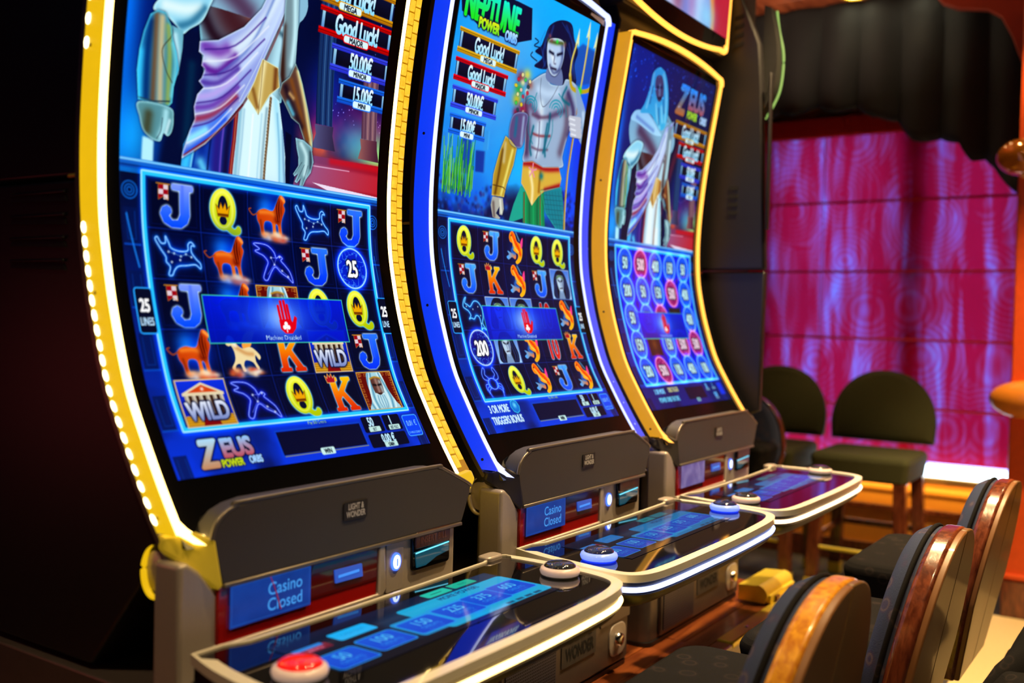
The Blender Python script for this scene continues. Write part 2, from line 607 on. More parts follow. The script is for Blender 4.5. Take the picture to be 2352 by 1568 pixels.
# downlights: rim, reflector, lamp and its own spot
M['lamp_warm'] = glow('lamp_warm', (1.0, 0.80, 0.45), 22.0)
def downlight(x, y, z, watts, label, color=(1.0, 0.68, 0.32), spot=1.35, blend=0.6, radius=0.045):
    t = thing('ceiling_downlight', (x, y, z), label, 'downlight', 'recessed downlights')
    part('trim_ring', lathe([(0.075, 0.0), (0.078, -0.006), (0.055, -0.010), (0.052, 0.0)], (x, y, z), 24), M['brass'], t, smooth=True)
    part('lamp', lathe([(0.004, -0.007), (0.042, -0.006), (0.048, -0.001)], (x, y, z), 20), M['lamp_warm'], t, smooth=True)
    d = light('downlight_beam', 'SPOT', (x, y, z - 0.03), watts, color, spot_size=spot, spot_blend=blend, shadow_soft_size=radius)
    d.parent = t
    d.location = (0, 0, -0.03)
    return t
DL = [(5.22, 1.43, 1.0, 'small bright ceiling downlight close to the black valance'),
      (5.20, 1.115, 1.2, 'ceiling downlight at the corner of the wooden ceiling by the red beam'),
      (1.15, -0.10, 90, 'ceiling downlight over the aisle beside the nearest chair'),
      (2.15, 0.50, 190, 'ceiling downlight over the seats in front of the middle machine'),
      (2.95, 0.70, 330, 'ceiling downlight over the brass step'),
      (4.10, 0.10, 420, 'ceiling downlight over the pale carpet'),
      (4.62, 0.80, 260, 'ceiling downlight in front of the stool by the ledge'),
      (2.72, 0.86, 22, 'ceiling downlight in front of the black end cabinet'),
      (0.10, 0.60, 60, 'added fill downlight beside the left flank of the nearest machine'),  # unseen lamp, added as fill for the dark fascia
      (1.90, -1.80, 420, 'added fill downlight across the aisle behind the player chairs'),  # unseen lamp, added to brighten the chair back panels
      (-0.9, -0.9, 60, 'ceiling downlight at the near end of the aisle')]
for x, y, w, lab in DL:
    downlight(x, y, ZC - 0.013 if x > 5 else ZC + 0.018, w, lab)
# unseen area light added above the cabinets to brighten the wooden ceiling
light('ceiling_fill_light', 'AREA', (4.3, 1.75, H + 1.15), 15.0, (1.0, 0.62, 0.36), (math.radians(180), 0, 0), shape='RECTANGLE', size=1.4, size_y=0.5)
# added fill points out of view, tinting the left flank red and blue
light('left_fill_red', 'POINT', (0.15, 2.05, H - 0.15), 1.6, (1.0, 0.10, 0.12), shadow_soft_size=0.2)
light('left_fill_blue', 'POINT', (0.05, 1.6, H + 0.75), 0.8, (0.2, 0.35, 1.0), shadow_soft_size=0.2)
# wall washer under the ledge
light('ledge_washer', 'AREA', (XW - 0.085, 1.3, H - 0.806), 3.5, (1.0, 0.60, 0.14), (0, math.radians(-8), 0),
      shape='RECTANGLE', size=0.05, size_y=2.2)

# ------------------------------------------------------------------ red column with two round ornaments
rc = thing('red_column', (4.95, 0.40, 0.0), 'red lacquered column at the right edge with skirting and moulding', 'column')
part('shaft', box(4.86, 5.10, 0.20, 0.605, 0.0, ZC), M['red_paint'], rc, bevel=0.008)
part('moulding', cat(box(4.845, 5.115, 0.185, 0.618, 0.17, 0.195)), M['red_paint'], rc, bevel=0.006)
part('skirting', box(4.85, 5.11, 0.19, 0.613, 0.0, 0.165), M['dark_wood'], rc, bevel=0.004)
M['amber'] = mat('amber_glass', (0.62, 0.20, 0.015), 0.10, metal=0.35, vary=0.15, scale=10, coat=1.0)
M['orange_gloss'] = mat('orange_gloss', (0.62, 0.20, 0.02), 0.3, vary=0.15, scale=12, coat=0.4)
def egg(c, rx, ry, rz):
    n = 18
    pr = [(math.sin(math.pi * k / n) * 1.0 + 1e-4, -math.cos(math.pi * k / n)) for k in range(n + 1)]
    v, f = lathe(pr, (0, 0, 0), 28)
    return [(c[0] + x * rx, c[1] + y * ry, c[2] + z * rz) for x, y, z in v], f
g1 = thing('globe_finial', (4.80, 0.60, H + 0.66), 'glossy amber globe on the red column near the black valance', 'globe')
part('globe', egg((4.82, 0.575, H + 0.745), 0.08, 0.115, 0.082), M['amber'], g1, smooth=True)
part('collar', lathe([(0.03, 0.0), (0.045, 0.01), (0.03, 0.03)], (4.82, 0.55, H + 0.655), 20), M['brass'], g1, smooth=True)
part('stem', tube([(4.82, 0.53, H + 0.745), (4.95, 0.47, H + 0.745)], 0.018, 12), M['brass'], g1)
g2 = thing('rail_knob', (4.80, 0.60, H - 0.40), 'orange rounded rail end on the red column above the ledge', 'rail end')
part('knob', egg((4.82, 0.52, H - 0.305), 0.085, 0.165, 0.085), M['orange_gloss'], g2, smooth=True)
part('collar', lathe([(0.06, -0.02), (0.066, 0.0), (0.06, 0.02)], (4.87, 0.47, H - 0.305), 24, 'X'), M['orange_gloss'], g2, smooth=True)

# ------------------------------------------------------------------ plinth under the machines
pl = thing('wooden_plinth', (1.7, 1.5, 0.0), 'reddish brown wooden plinth carrying the slot machines, edged in brass', 'plinth')
part('carcass', box(0.2, 3.215, 1.03, 2.2, 0.0, PZ - 0.020), M['dark_wood'], pl)
x = 0.2
k = 0
while x < 3.1:                                   # floor boards of the plinth, laid in staggered lengths
    for r in range(4):
        y0 = 1.012 + 0.066 * r
        off = (0.0, 0.21, 0.09, 0.3)[r]
        part('floorboard', box(x + off * 0.0, min(x + 0.456, 3.215), y0 + 0.001, y0 + 0.065, PZ - 0.020, PZ - 0.002 * (1 + (k + r) % 2) * 0.5), M['plinth_wood'], pl, bevel=0.0015)
    x += 0.458
    k += 1
part('floorboard', box(0.2, 3.215, 1.277, 2.2, PZ - 0.020, PZ - 0.001), M['plinth_wood'], pl)
for x0, x1 in ((0.2, 1.50), (1.503, 2.335), (2.55, 3.215)):
    part('brass_edging', box(x0, x1, 0.965, 1.012, PZ - 0.016, PZ + 0.004), M['brass'], pl, bevel=0.004)
part('edging', box(2.335, 2.55, 0.965, 1.012, PZ - 0.018, PZ - 0.001), M['plinth_wood'], pl, bevel=0.004)
for xs_ in (1.62, 2.16, 2.70, 3.1):
    part('screw', lathe([(0.0055, 0), (0.005, 0.003), (0.001, 0.004)], (xs_, 0.985, PZ + 0.004), 12), M['chrome'], pl, smooth=True)
part('riser', box(0.2, 3.215, 0.985, 1.03, 0.0, PZ - 0.018), M['plinth_wood'], pl)
for zz in (0.10, 0.24):
    part('riser_moulding', box(0.2, 3.215, 0.972, 0.985, zz, zz + 0.03), M['plinth_wood'], pl, bevel=0.004)

# brass step at the end of the plinth
bs = thing('brass_step', (3.08, 1.06, PZ), 'polished brass foot step with rounded nosing on the plinth end', 'step')
pr = [(1.107, PZ + 0.005), (1.107, PZ + 0.052), (1.05, PZ + 0.056)] + [(1.045 + 0.030 * math.cos(a), PZ + 0.028 + 0.030 * math.sin(a)) for a in np.linspace(math.pi * 0.5, math.pi * 1.1, 9)] + [(1.022, PZ + 0.005)]
part('tread', prism(pr, 2.955, 3.20, 'YZ'), M['brass'], bs, smooth=False)
part('bracket', box(2.965, 3.19, 1.006, 1.021, PZ + 0.005, PZ + 0.030), M['brass'], bs, bevel=0.002)
for xx in (3.00, 3.13):
    part('bracket_tab', box(xx, xx + 0.03, 0.998, 1.006, PZ + 0.005, PZ + 0.022), M['dark_wood'], bs, bevel=0.002)

# ================================================================== slot machines
PITCH = 0.76
CX = [1.187, 1.947, 2.707]
_pz = [-0.330, -0.300, -0.245, -0.18, -0.11, -0.018, 0.05, 0.13, 0.22, 0.30, 0.38, 0.47, 0.56, 0.65, 0.746, 0.80]
_py = [1.098, 1.122, 1.160, 1.200, 1.238, 1.270, 1.288, 1.303, 1.308, 1.306, 1.300, 1.290, 1.277, 1.262, 1.246, 1.237]
_dn = np.array(catmull(list(zip(_pz, _py)), 10))
def PY(z):
    return float(np.interp(z, _dn[:, 0], _dn[:, 1]))
Z0, Z1 = -0.241, 0.746
_zz = np.linspace(Z1, Z0, 600)
_yy = np.interp(_zz, _dn[:, 0], _dn[:, 1])
_ss = np.concatenate([[0], np.cumsum(np.hypot(np.diff(_zz), np.diff(_yy)))])
ARC = float(_ss[-1])          # height of the picture along the curve
HW = 0.284                    # half its width

def display(name, cx, img, material, parent):
    """the curved picture: one vertex per picture cell, colour stored on the vertex"""
    h, w = img.shape[:2]
    s = np.linspace(0, ARC, h)
    zz = np.interp(s, _ss, _zz)
    yy = np.interp(s, _ss, _yy) - 0.0012
    xx = np.linspace(cx - HW, cx + HW, w)
    return color_grid(name, np.broadcast_to(xx[None, :], (h, w)), np.broadcast_to(yy[:, None], (h, w)),
                      np.broadcast_to((zz + H)[:, None], (h, w)), img, material, parent)

def color_grid(name, X, Y, Z, img, material, parent):
    h, w = img.shape[:2]
    og = origin(parent)
    co = np.stack([X - og.x, Y - og.y, Z - og.z], -1).reshape(-1, 3).astype(np.float32)
    idx = np.arange(h * w, dtype=np.int32).reshape(h, w)
    q = np.stack([idx[1:, :-1], idx[1:, 1:], idx[:-1, 1:], idx[:-1, :-1]], -1).reshape(-1, 4)
    me = bpy.data.meshes.new(name)
    me.vertices.add(h * w)
    me.vertices.foreach_set('co', co.ravel())
    me.loops.add(q.size)
    me.loops.foreach_set('vertex_index', q.ravel())
    me.polygons.add(len(q))
    me.polygons.foreach_set('loop_start', np.arange(0, q.size, 4, dtype=np.int32))
    me.update(calc_edges=True)
    ca = me.color_attributes.new('Col', 'FLOAT_COLOR', 'POINT')
    lin = np.where(img <= 0.04045, img / 12.92, ((np.clip(img, 0, 4) + 0.055) / 1.055) ** 2.4)
    rgba = np.ones((h * w, 4), np.float32)
    rgba[:, :3] = lin.reshape(-1, 3)
    ca.data.foreach_set('color', rgba.ravel())
    me.polygons.foreach_set('use_smooth', np.ones(len(me.polygons), bool))
    return new_obj(name, me, material, parent)

def on_glass(cx, path, lift):
    """points (x, z) relative to a machine, laid on the curved front"""
    return [(cx + x, PY(z) - lift, H + z) for x, z in path]

def ribbon(cx, path, wid, y0, y1, side=0.0):
    """a bar that follows a path (x, z) on the curved front: wid across, from lift y0 to y1"""
    P = np.array(path, float)
    n = len(P)
    T = np.gradient(P, axis=0)
    T /= np.linalg.norm(T, axis=1)[:, None]
    Nn = np.stack([-T[:, 1], T[:, 0]], 1)
    v, f = [], []
    for i in range(n):
        a = P[i] + Nn[i] * (wid * (0.5 + side))
        b = P[i] - Nn[i] * (wid * (0.5 - side))
        for q, l in ((a, y0), (b, y0), (b, y1), (a, y1)):
            v.append((cx + q[0], PY(q[1]) - l, H + q[1]))
    for i in range(n - 1):
        for k in range(4):
            f.append((4 * i + k, 4 * i + (k + 1) % 4, 4 * i + 4 + (k + 1) % 4, 4 * i + 4 + k))
    f.append((0, 1, 2, 3))
    f.append((4 * n - 4, 4 * n - 3, 4 * n - 2, 4 * n - 1))
    return v, f

def arc_pts(cx, cz, r, a0, a1, n=6):
    return [(cx + r * math.cos(math.radians(a0 + (a1 - a0) * k / n)), cz + r * math.sin(math.radians(a0 + (a1 - a0) * k / n))) for k in range(n + 1)]

FX = 0.3205
left_run = [(-0.286, -0.316), (-0.300, -0.313), (-0.312, -0.303)] + [(-FX, z) for z in np.linspace(-0.290, 0.745, 56)]
top_run = arc_pts(-FX + 0.02, 0.750, 0.02, 180, 105, 5) + [(x, 0.790 - 0.021 * (x / 0.30) ** 2) for x in np.linspace(-0.285, 0.285, 25)] + arc_pts(FX - 0.02, 0.750, 0.02, 75, 0, 5)
right_run = [(FX, z) for z in np.linspace(0.745, -0.300, 56)]
LOOP = left_run + top_run + right_run

DECK = catmull([(-.350, 1.046), (-.372, .975), (-.386, .895), (-.396, .825), (-.390, .782), (-.355, .756), (-.28, .746), (-.14, .742), (0, .740), (.14, .742), (.25, .748),
                (.312, .764), (.342, .795), (.357, .85), (.362, .92), (.362, .99), (.358, 1.034)], 5) + [(.345, 1.046), (.31, 1.043), (.285, 1.034), (.1, 1.030), (-.1, 1.030), (-.265, 1.033), (-.300, 1.046)]

def inset(poly, d):
    P = np.array(poly)
    T = np.roll(P, -1, 0) - np.roll(P, 1, 0)
    T /= np.linalg.norm(T, axis=1)[:, None]
    n = np.stack([-T[:, 1], T[:, 0]], 1)
    a = 0.5 * np.sum(P[:, 0] * np.roll(P[:, 1], -1) - np.roll(P[:, 0], -1) * P[:, 1])
    if a < 0: n = -n
    d = np.asarray(d, float)
    return [tuple(p) for p in (P + n * (d[:, None] if d.ndim else d))]

def ring(outer, inner, z0, z1):
    n = len(outer)
    v = [(x, y, z1) for x, y in outer] + [(x, y, z1) for x, y in inner] + [(x, y, z0) for x, y in outer] + [(x, y, z0) for x, y in inner]
    f = []
    for i in range(n):
        j = (i + 1) % n
        f += [(i, j, n + j, n + i), (2 * n + i, 2 * n + j, j, i), (n + i, n + j, 3 * n + j, 3 * n + i), (3 * n + i, 3 * n + j, 2 * n + j, 2 * n + i)]
    return v, f

def loft(rings):
    n = len(rings[0])
    v = [p for r in rings for p in r]
    f = []
    for k in range(len(rings) - 1):
        for i in range(n):
            j = (i + 1) % n
            f.append((k * n + i, k * n + j, (k + 1) * n + j, (k + 1) * n + i))
    f.append(tuple(range(n)))
    f.append(tuple(range((len(rings) - 1) * n, len(rings) * n)))
    return v, f


# ================================================================== pictures on the screens
def hx(s):
    s = s.lstrip('#')
    return np.array([int(s[k:k + 2], 16) / 255.0 for k in (0, 2, 4)], np.float32)

def blur(a, r):
    """three box passes, radius r in cells"""
    r = int(round(r))
    if r < 1: return a
    for _ in range(2):
        for ax in (0, 1):
            p = np.pad(a, [(r + 1, r) if k == ax else (0, 0) for k in range(a.ndim)], mode='edge')
            c = np.cumsum(p, axis=ax)
            n = a.shape[ax]
            hi = np.take(c, np.arange(2 * r + 1, 2 * r + 1 + n), axis=ax)
            lo = np.take(c, np.arange(0, n), axis=ax)
            a = (hi - lo) / (2 * r + 1)
    return a

class Cv:
    """a small painter working in millimetres, y downwards"""
    def __init__(s, w, h, k, bg):
        s.k, s.w, s.h = k, int(w * k) + 1, int(h * k) + 1
        s.a = np.empty((s.h, s.w, 3), np.float32)
        s.a[:] = bg
        yy, xx = np.mgrid[0:s.h, 0:s.w]
        s.X, s.Y = (xx / k).astype(np.float32), (yy / k).astype(np.float32)
    def win(s, x0, y0, x1, y1):
        """cells of a box in mm, clipped to the picture"""
        return (slice(max(0, int(y0 * s.k)), max(0, min(s.h, int(y1 * s.k) + 2))), slice(max(0, int(x0 * s.k)), max(0, min(s.w, int(x1 * s.k) + 2))))
    def mask(s, poly, ss=3):
        P = np.array(poly, float) * s.k
        cov = np.zeros((s.h, s.w), np.float32)
        y0, y1 = max(0, int(P[:, 1].min())), min(s.h, int(P[:, 1].max()) + 2)
        A, B = P, np.roll(P, -1, 0)
        sub = []
        for r in range(y0, y1):
            row = cov[r]
            for q in range(ss):
                yc = r - 0.5 + (q + 0.5) / ss
                m = (A[:, 1] <= yc) != (B[:, 1] <= yc)
                if not m.any(): continue
                a, b = A[m], B[m]
                xs = np.sort(a[:, 0] + (yc - a[:, 1]) / (b[:, 1] - a[:, 1]) * (b[:, 0] - a[:, 0])).tolist()
                for x0, x1 in zip(xs[0::2], xs[1::2]):
                    x0, x1 = max(x0 + 0.5, 0.0), min(x1 + 0.5, s.w - 1e-3)
                    if x1 <= x0: continue
                    i0, i1 = int(x0), int(x1)
                    if i0 == i1:
                        row[i0] += (x1 - x0) / ss
                    else:
                        row[i0] += (i0 + 1 - x0) / ss
                        row[i0 + 1:i1] += 1.0 / ss
                        row[i1] += (x1 - i1) / ss
        return np.clip(cov, 0, 1)
    def blend(s, m, col, a=1.0, w=None):
        if w is None:
            r, q = np.flatnonzero(m.any(1)), np.flatnonzero(m.any(0))
            if not len(r): return
            w = (slice(r[0], r[-1] + 1), slice(q[0], q[-1] + 1))
            m = m[w]
            if getattr(col, 'ndim', 1) == 3 and col.shape[:2] == (s.h, s.w): col = col[w]
        v = s.a[w]
        v += (col - v) * (m * a)[..., None]
    def add(s, m, col, a=1.0, w=None):
        v = s.a[w] if w is not None else s.a
        v += (m * a)[..., None] * col
    def fill(s, poly, col, a=1.0, soft=0, clip=None, g=None, smooth=False):
        """g = (x0, y0, x1, y1, colour2): a straight gradient from col to colour2"""
        if smooth: poly = catmull(poly, 6, True)
        m = s.mask(poly)
        if soft: m = blur(m, soft * s.k)
        if clip is not None: m = m * clip
        if g is not None:
            x0, y0, x1, y1, c2 = g
            d = (x1 - x0) ** 2 + (y1 - y0) ** 2
            t = np.clip(((s.X - x0) * (x1 - x0) + (s.Y - y0) * (y1 - y0)) / d, 0, 1)[..., None]
            col = col * (1 - t) + c2 * t
        s.blend(m, col, a)
        return m
    def dist(s, pts, closed=False, pad=0.0):
        P = np.array(pts, float).reshape(-1, 2)
        if closed: P = np.concatenate([P, P[:1]])
        w = s.win(P[:, 0].min() - pad, P[:, 1].min() - pad, P[:, 0].max() + pad, P[:, 1].max() + pad)
        X, Y = s.X[w], s.Y[w]
        D = np.full(X.shape, 1e3, np.float32)
        if not D.size: return D, w
        oy, ox = w[0].start, w[1].start
        for (ax, ay), (bx, by) in zip(P[:-1].tolist(), P[1:].tolist()):
            v = s.win(min(ax, bx) - pad, min(ay, by) - pad, max(ax, bx) + pad, max(ay, by) + pad)
            v = (slice(v[0].start - oy, max(v[0].stop - oy, 0)), slice(v[1].start - ox, max(v[1].stop - ox, 0)))
            if v[0].start >= v[0].stop or v[1].start >= v[1].stop: continue
            x, y = X[v], Y[v]
            dx, dy = bx - ax, by - ay
            t = np.clip(((x - ax) * dx + (y - ay) * dy) / (dx * dx + dy * dy + 1e-9), 0, 1)
            D[v] = np.minimum(D[v], np.hypot(x - ax - t * dx, y - ay - t * dy))
        return D, w
    def line(s, pts, w, col, a=1.0, closed=False, clip=None, smooth=False, soft=None):
        if smooth: pts = catmull(pts, 6, closed)
        D, q = s.dist(pts, closed, w + 2.5)
        e = soft or 0.6 / s.k
        m = np.clip((w / 2 - D) / (2 * e) + 0.5, 0, 1)
        if clip is not None: m = m * clip[q]
        s.blend(m, col, a, q)
    def soft(s, pts, w, col, a=1.0, clip=None, smooth=True, closed=False, add=False):
        """airbrush stroke"""
        if smooth and len(pts) > 2: pts = catmull(pts, 5, closed)
        D, q = s.dist(pts, closed, 2.4 * w)
        m = np.exp(-(D / w) ** 2)
        if clip is not None: m = m * clip[q]
        (s.add if add else s.blend)(m, col, a, q)
    def spot(s, x, y, r, col, a=1.0, clip=None, add=False, ry=None):
        ry = ry or r
        q = s.win(x - 2.6 * r, y - 2.6 * ry, x + 2.6 * r, y + 2.6 * ry)
        m = np.exp(-(((s.X[q] - x) / r) ** 2 + ((s.Y[q] - y) / ry) ** 2))
        if clip is not None: m = m * clip[q]
        (s.add if add else s.blend)(m, col, a, q)
    def tri_mask(s, T, grow=0.0, ss=3):
        """coverage of triangles (N,3,2) in mm, grown by a rim; returned with its window"""
        pad = grow + 6.0
        w = s.win(T[..., 0].min() - pad, T[..., 1].min() - pad, T[..., 0].max() + pad, T[..., 1].max() + pad)
        hh, ww = max(0, w[0].stop - w[0].start), max(0, w[1].stop - w[1].start)
        if not hh or not ww: return np.zeros((hh, ww), np.float32), w
        B = np.zeros((hh * ss, ww * ss), bool)
        Q = (T * s.k - np.array([w[1].start, w[0].start]) + 0.5) * ss - 0.5
        for q in Q:
            x0, y0 = np.floor(q.min(0)).astype(int)
            x1, y1 = np.ceil(q.max(0)).astype(int) + 1
            x0, y0, x1, y1 = max(x0, 0), max(y0, 0), min(x1, ww * ss), min(y1, hh * ss)
            if x0 >= x1 or y0 >= y1: continue
            yy, xx = np.arange(y0, y1)[:, None], np.arange(x0, x1)[None, :]
            (ax, ay), (bx, by), (cx, cy) = q.tolist()
            e1 = (bx - ax) * (yy - ay) - (by - ay) * (xx - ax)
            e2 = (cx - bx) * (yy - by) - (cy - by) * (xx - bx)
            e3 = (ax - cx) * (yy - cy) - (ay - cy) * (xx - cx)
            B[y0:y1, x0:x1] |= ((e1 >= 0) & (e2 >= 0) & (e3 >= 0)) | ((e1 <= 0) & (e2 <= 0) & (e3 <= 0))
        r = int(round(grow * s.k * ss))
        if r > 0:
            C = B.copy()
            for dy in range(-r, r + 1):
                for dx in range(-r, r + 1):
                    if 0 < dx * dx + dy * dy <= r * r + 1:
                        C[max(0, dy):B.shape[0] + min(0, dy), max(0, dx):B.shape[1] + min(0, dx)] |= B[max(0, -dy):B.shape[0] + min(0, -dy), max(0, -dx):B.shape[1] + min(0, -dx)]
            B = C
        return B.reshape(hh, ss, ww, ss).mean((1, 3)).astype(np.float32), w
    def text(s, t, x, y, size, col, xs=0.62, bold=0.02, shear=0.0, a=1.0, halo=None, halo_r=1.2, col2=None, rot=0.0, ys=1.0, glow=None):
        """x, y = middle of the line (cap height) in mm"""
        T = text_tris(t, size, xs, 0.0, shear)
        if not len(T): return
        T = T.copy()
        T[..., 1] = -(T[..., 1] - 0.36 * size) * ys
        T[..., 0] += x
        T[..., 1] += y
        m, w = s.tri_mask(T, bold * size)
        if not m.size: return
        if halo is not None:
            s.blend(np.clip(blur(m, max(1, halo_r * s.k)) * 3.0, 0, 1), halo, a, w)
        c = col
        if col2 is not None:
            tt = np.clip((s.Y[w] - (y - size * 0.4)) / (size * 0.8), 0, 1)[..., None]
            c = col * (1 - tt) + col2 * tt
        s.blend(m, c, a, w)
    def rect(s, x0, y0, x1, y1, col, a=1.0, g=None):
        w = s.win(x0 - 3, y0 - 3, x1 + 3, y1 + 3)
        X, Y = s.X[w], s.Y[w]
        m = np.clip(np.minimum(np.minimum(X - x0, x1 - X), np.minimum(Y - y0, y1 - Y)) * s.k + 0.5, 0, 1)
        if g is not None:
            t = np.clip((Y - y0) / (y1 - y0), 0, 1)[..., None]
            col = col * (1 - t) + g * t
        s.blend(m, col, a, w)
    def rround(s, x0, y0, x1, y1, r, col, a=1.0, edge=None, ew=1.0, g=None):
        cx, cy = (x0 + x1) / 2, (y0 + y1) / 2
        w = s.win(x0 - 4, y0 - 4, x1 + 4, y1 + 4)
        X, Y = s.X[w], s.Y[w]
        dx, dy = np.abs(X - cx) - (x1 - x0) / 2 + r, np.abs(Y - cy) - (y1 - y0) / 2 + r
        d = np.hypot(np.maximum(dx, 0), np.maximum(dy, 0)) + np.minimum(np.maximum(dx, dy), 0) - r
        if g is not None:
            t = np.clip((Y - y0) / (y1 - y0), 0, 1)[..., None]
            col = col * (1 - t) + g * t
        s.blend(np.clip(0.5 - d * s.k, 0, 1), col, a, w)
        if edge is not None:
            s.blend(np.clip((ew / 2 - np.abs(d)) * s.k + 0.5, 0, 1), edge, a, w)

def rim(c, m, col, r=2.0, a=0.8, dark=0.55, side=0.0):
    """lit inner edge and a dark line outside it; side shifts the light to the right (+) or left (-)"""
    b = blur(m, max(1, r * c.k))
    c.blend(np.clip(b * 1.6, 0, 1) * (1 - m), hx('060a24'), dark)
    if side:
        k = max(1, int(round(abs(side) * c.k)))
        b = np.roll(b, -k if side > 0 else k, 1)
    c.blend(np.clip(m * (1 - b) * 1.9, 0, 1), col, a)

def U(pts, x, y, sx, sy=None):
    sy = sx if sy is None else sy
    return [(x + p[0] * sx, y + p[1] * sy) for p in pts]

def circ(x, y, rx, ry=None, n=28, a0=0, a1=360):
    ry = ry or rx
    return [(x + rx * math.cos(math.radians(a0 + (a1 - a0) * k / n)), y + ry * math.sin(math.radians(a0 + (a1 - a0) * k / n))) for k in range(n + (0 if a1 - a0 >= 360 else 1))]

def noise2(h, w, cells, seed):
    """smooth value noise"""
    r = np.random.RandomState(seed)
    gy, gx = int(cells * h / w) + 3, cells + 3
    G = r.rand(gy, gx)
    y = np.linspace(0, gy - 2.001, h)
    x = np.linspace(0, gx - 2.001, w)
    iy, ix = y.astype(int), x.astype(int)
    fy, fx = y - iy, x - ix
    fy, fx = fy * fy * (3 - 2 * fy), fx * fx * (3 - 2 * fx)
    a = G[iy][:, ix]; b = G[iy][:, ix + 1]; c = G[iy + 1][:, ix]; d = G[iy + 1][:, ix + 1]
    return ((a * (1 - fx) + b * fx) * (1 - fy)[:, None] + (c * (1 - fx) + d * fx) * fy[:, None]).astype(np.float32)

def fbm(h, w, cells, seed, o=4):
    return sum(noise2(h, w, cells * 2 ** k, seed + k) * 0.5 ** (k + 1) for k in range(o)) / (1 - 0.5 ** o)

CW, CH = HW * 2000, ARC * 1000
GX = lambda c: 95.0 + 98.3 * c
GY = lambda r: 588.0 + 79.0 * r
WHITE = np.ones(3, np.float32)

# ---- reel symbols -------------------------------------------------------------
def sym_flag(c, x, y, s):
    c.line([(x - 15 * s, y - 13 * s), (x + 13 * s, y - 13 * s)], 2.2 * s, hx('b98a3a'))
    f = [(x - 11 * s, y - 12 * s), (x + 10 * s, y - 12 * s), (x + 10 * s, y + 16 * s), (x - 0.5 * s, y + 10 * s), (x - 11 * s, y + 16 * s)]
    m = c.fill(f, hx('a01028'))
    for k, (dx, dy) in enumerate(((0, -12), (-11, -3), (0, 6))):
        c.rect(x + dx * s, y + dy * s, x + (dx + 10.5) * s, y + (dy + 9) * s, hx('e9e2ea'), 0.95)
    c.line(f, 1.2 * s, hx('c89a50'), 0.8, closed=True)

def sym_J(c, x, y, s=1.0, c1='9db0ff', c2='1e63ff'):
    J = [(-6, -34), (34, -34), (34, -25), (27, -24), (27, 14), (22, 26), (10, 34), (-8, 34), (-22, 27), (-28, 14), (-24, 4), (-15, 0), (-8, 4), (-7, 11), (-12, 16), (-6, 23), (4, 22), (9, 13), (9, -24), (-6, -25)]
    P = U(J, x + 2 * s, y + 2 * s, s)
    m = c.mask(P)
    c.blend(np.clip(blur(m, 2.2 * s * c.k) * 2.2, 0, 1), hx('d9f2ff'), 0.9)
    t = np.clip((c.Y - (y - 34 * s)) / (70 * s), 0, 1)[..., None]
    c.blend(m, hx(c1) * (1 - t) + hx(c2) * t)
    c.soft(U([(16, -30), (16, 12)], x, y, s), 3 * s, hx('5a7bff'), 0.5, m, False)
    sym_flag(c, x - 19 * s, y - 19 * s, 0.85 * s)

def sym_Q(c, x, y, s=1.0):
    O = U(circ(0, 0, 28, 36), x - 3 * s, y - 2 * s, s)
    I = U(circ(0, 0, 11, 22), x - 3 * s, y - 4 * s, s)
    T = U([(-8, 20), (6, 16), (14, 26), (22, 30), (28, 24), (34, 26), (35, 34), (28, 40), (16, 40), (2, 32), (-8, 30)], x, y, s)
    mo = np.clip(c.mask(O) + c.mask(catmull(T, 5, True)), 0, 1)
    mi = c.mask(I)
    c.blend(np.clip(blur(mo, 1.8 * s * c.k) * 2.2, 0, 1), hx('8fe8ff'), 0.95)
    t = np.clip((c.Y - (y - 36 * s)) / (74 * s), 0, 1)[..., None]
    c.blend(mo, hx('f2f25a') * (1 - t) + hx('b8c818') * t)
    c.soft(U(circ(0, 0, 21, 30), x - 3 * s, y - 2 * s, s), 3 * s, hx('fbffa0'), 0.6, mo, closed=True)
    c.blend(mi, hx('0b1236'))
    c.fill(U(circ(0, 0, 8, 8), x - 3 * s, y + 17 * s, s), hx('0b1236'))
    c.line(U(circ(0, 0, 10, 9), x - 3 * s, y + 17 * s, s), 3 * s, hx('d8e030'), closed=True)
    cr = U([(-15, -8), (-8, 0), (-5, -12), (0, -2), (5, -12), (8, 0), (15, -8), (11, 12), (-11, 12)], x - 3 * s, y - 2 * s, s)
    c.fill(cr, hx('e8b01c'))
    c.line(U([(-10, 9), (10, 9)], x - 3 * s, y - 2 * s, s), 4 * s, hx('7a4408'))
    c.line(cr, 1.1 * s, hx('8a5a10'), closed=True)

def sym_K(c, x, y, s=1.0):
    K = [(-26, -34), (-2, -34), (-2, -27), (-7, -26), (-7, -6), (12, -26), (8, -27), (8, -34), (32, -34), (32, -27), (27, -26), (8, -6), (28, 25), (34, 27), (34, 34), (8, 34), (8, 27), (12, 26), (-1, 4), (-7, 10), (-7, 26), (-1, 27), (-1, 34), (-27, 34), (-27, 27), (-22, 26), (-22, -26), (-26, -27)]
    P = U(K, x, y + 2 * s, s)
    m = c.mask(P)
    c.blend(np.clip(blur(m, 1.8 * s * c.k) * 2.2, 0, 1), hx('9fe4ff'), 0.9)
    t = np.clip((c.Y - (y - 34 * s)) / (70 * s), 0, 1)[..., None]
    c.blend(m, hx('ffd428') * (1 - t) + hx('d2380c') * t)
    cr = U([(-14, -7), (-8, -1), (-5, -11), (0, -3), (5, -11), (8, -1), (14, -7), (11, 9), (-11, 9)], x - 18 * s, y - 30 * s, s * 0.9)
    c.fill(cr, hx('b02038'))
    c.line(cr, 1.4 * s, hx('e8c070'), closed=True)

def sym_10(c, x, y, s=1.0):
    c.text('10', x, y, 84 * s, hx('b01218'), 0.62, 0.03, halo=hx('8fe0ff'), halo_r=1.4 * s, col2=hx('e04030'))

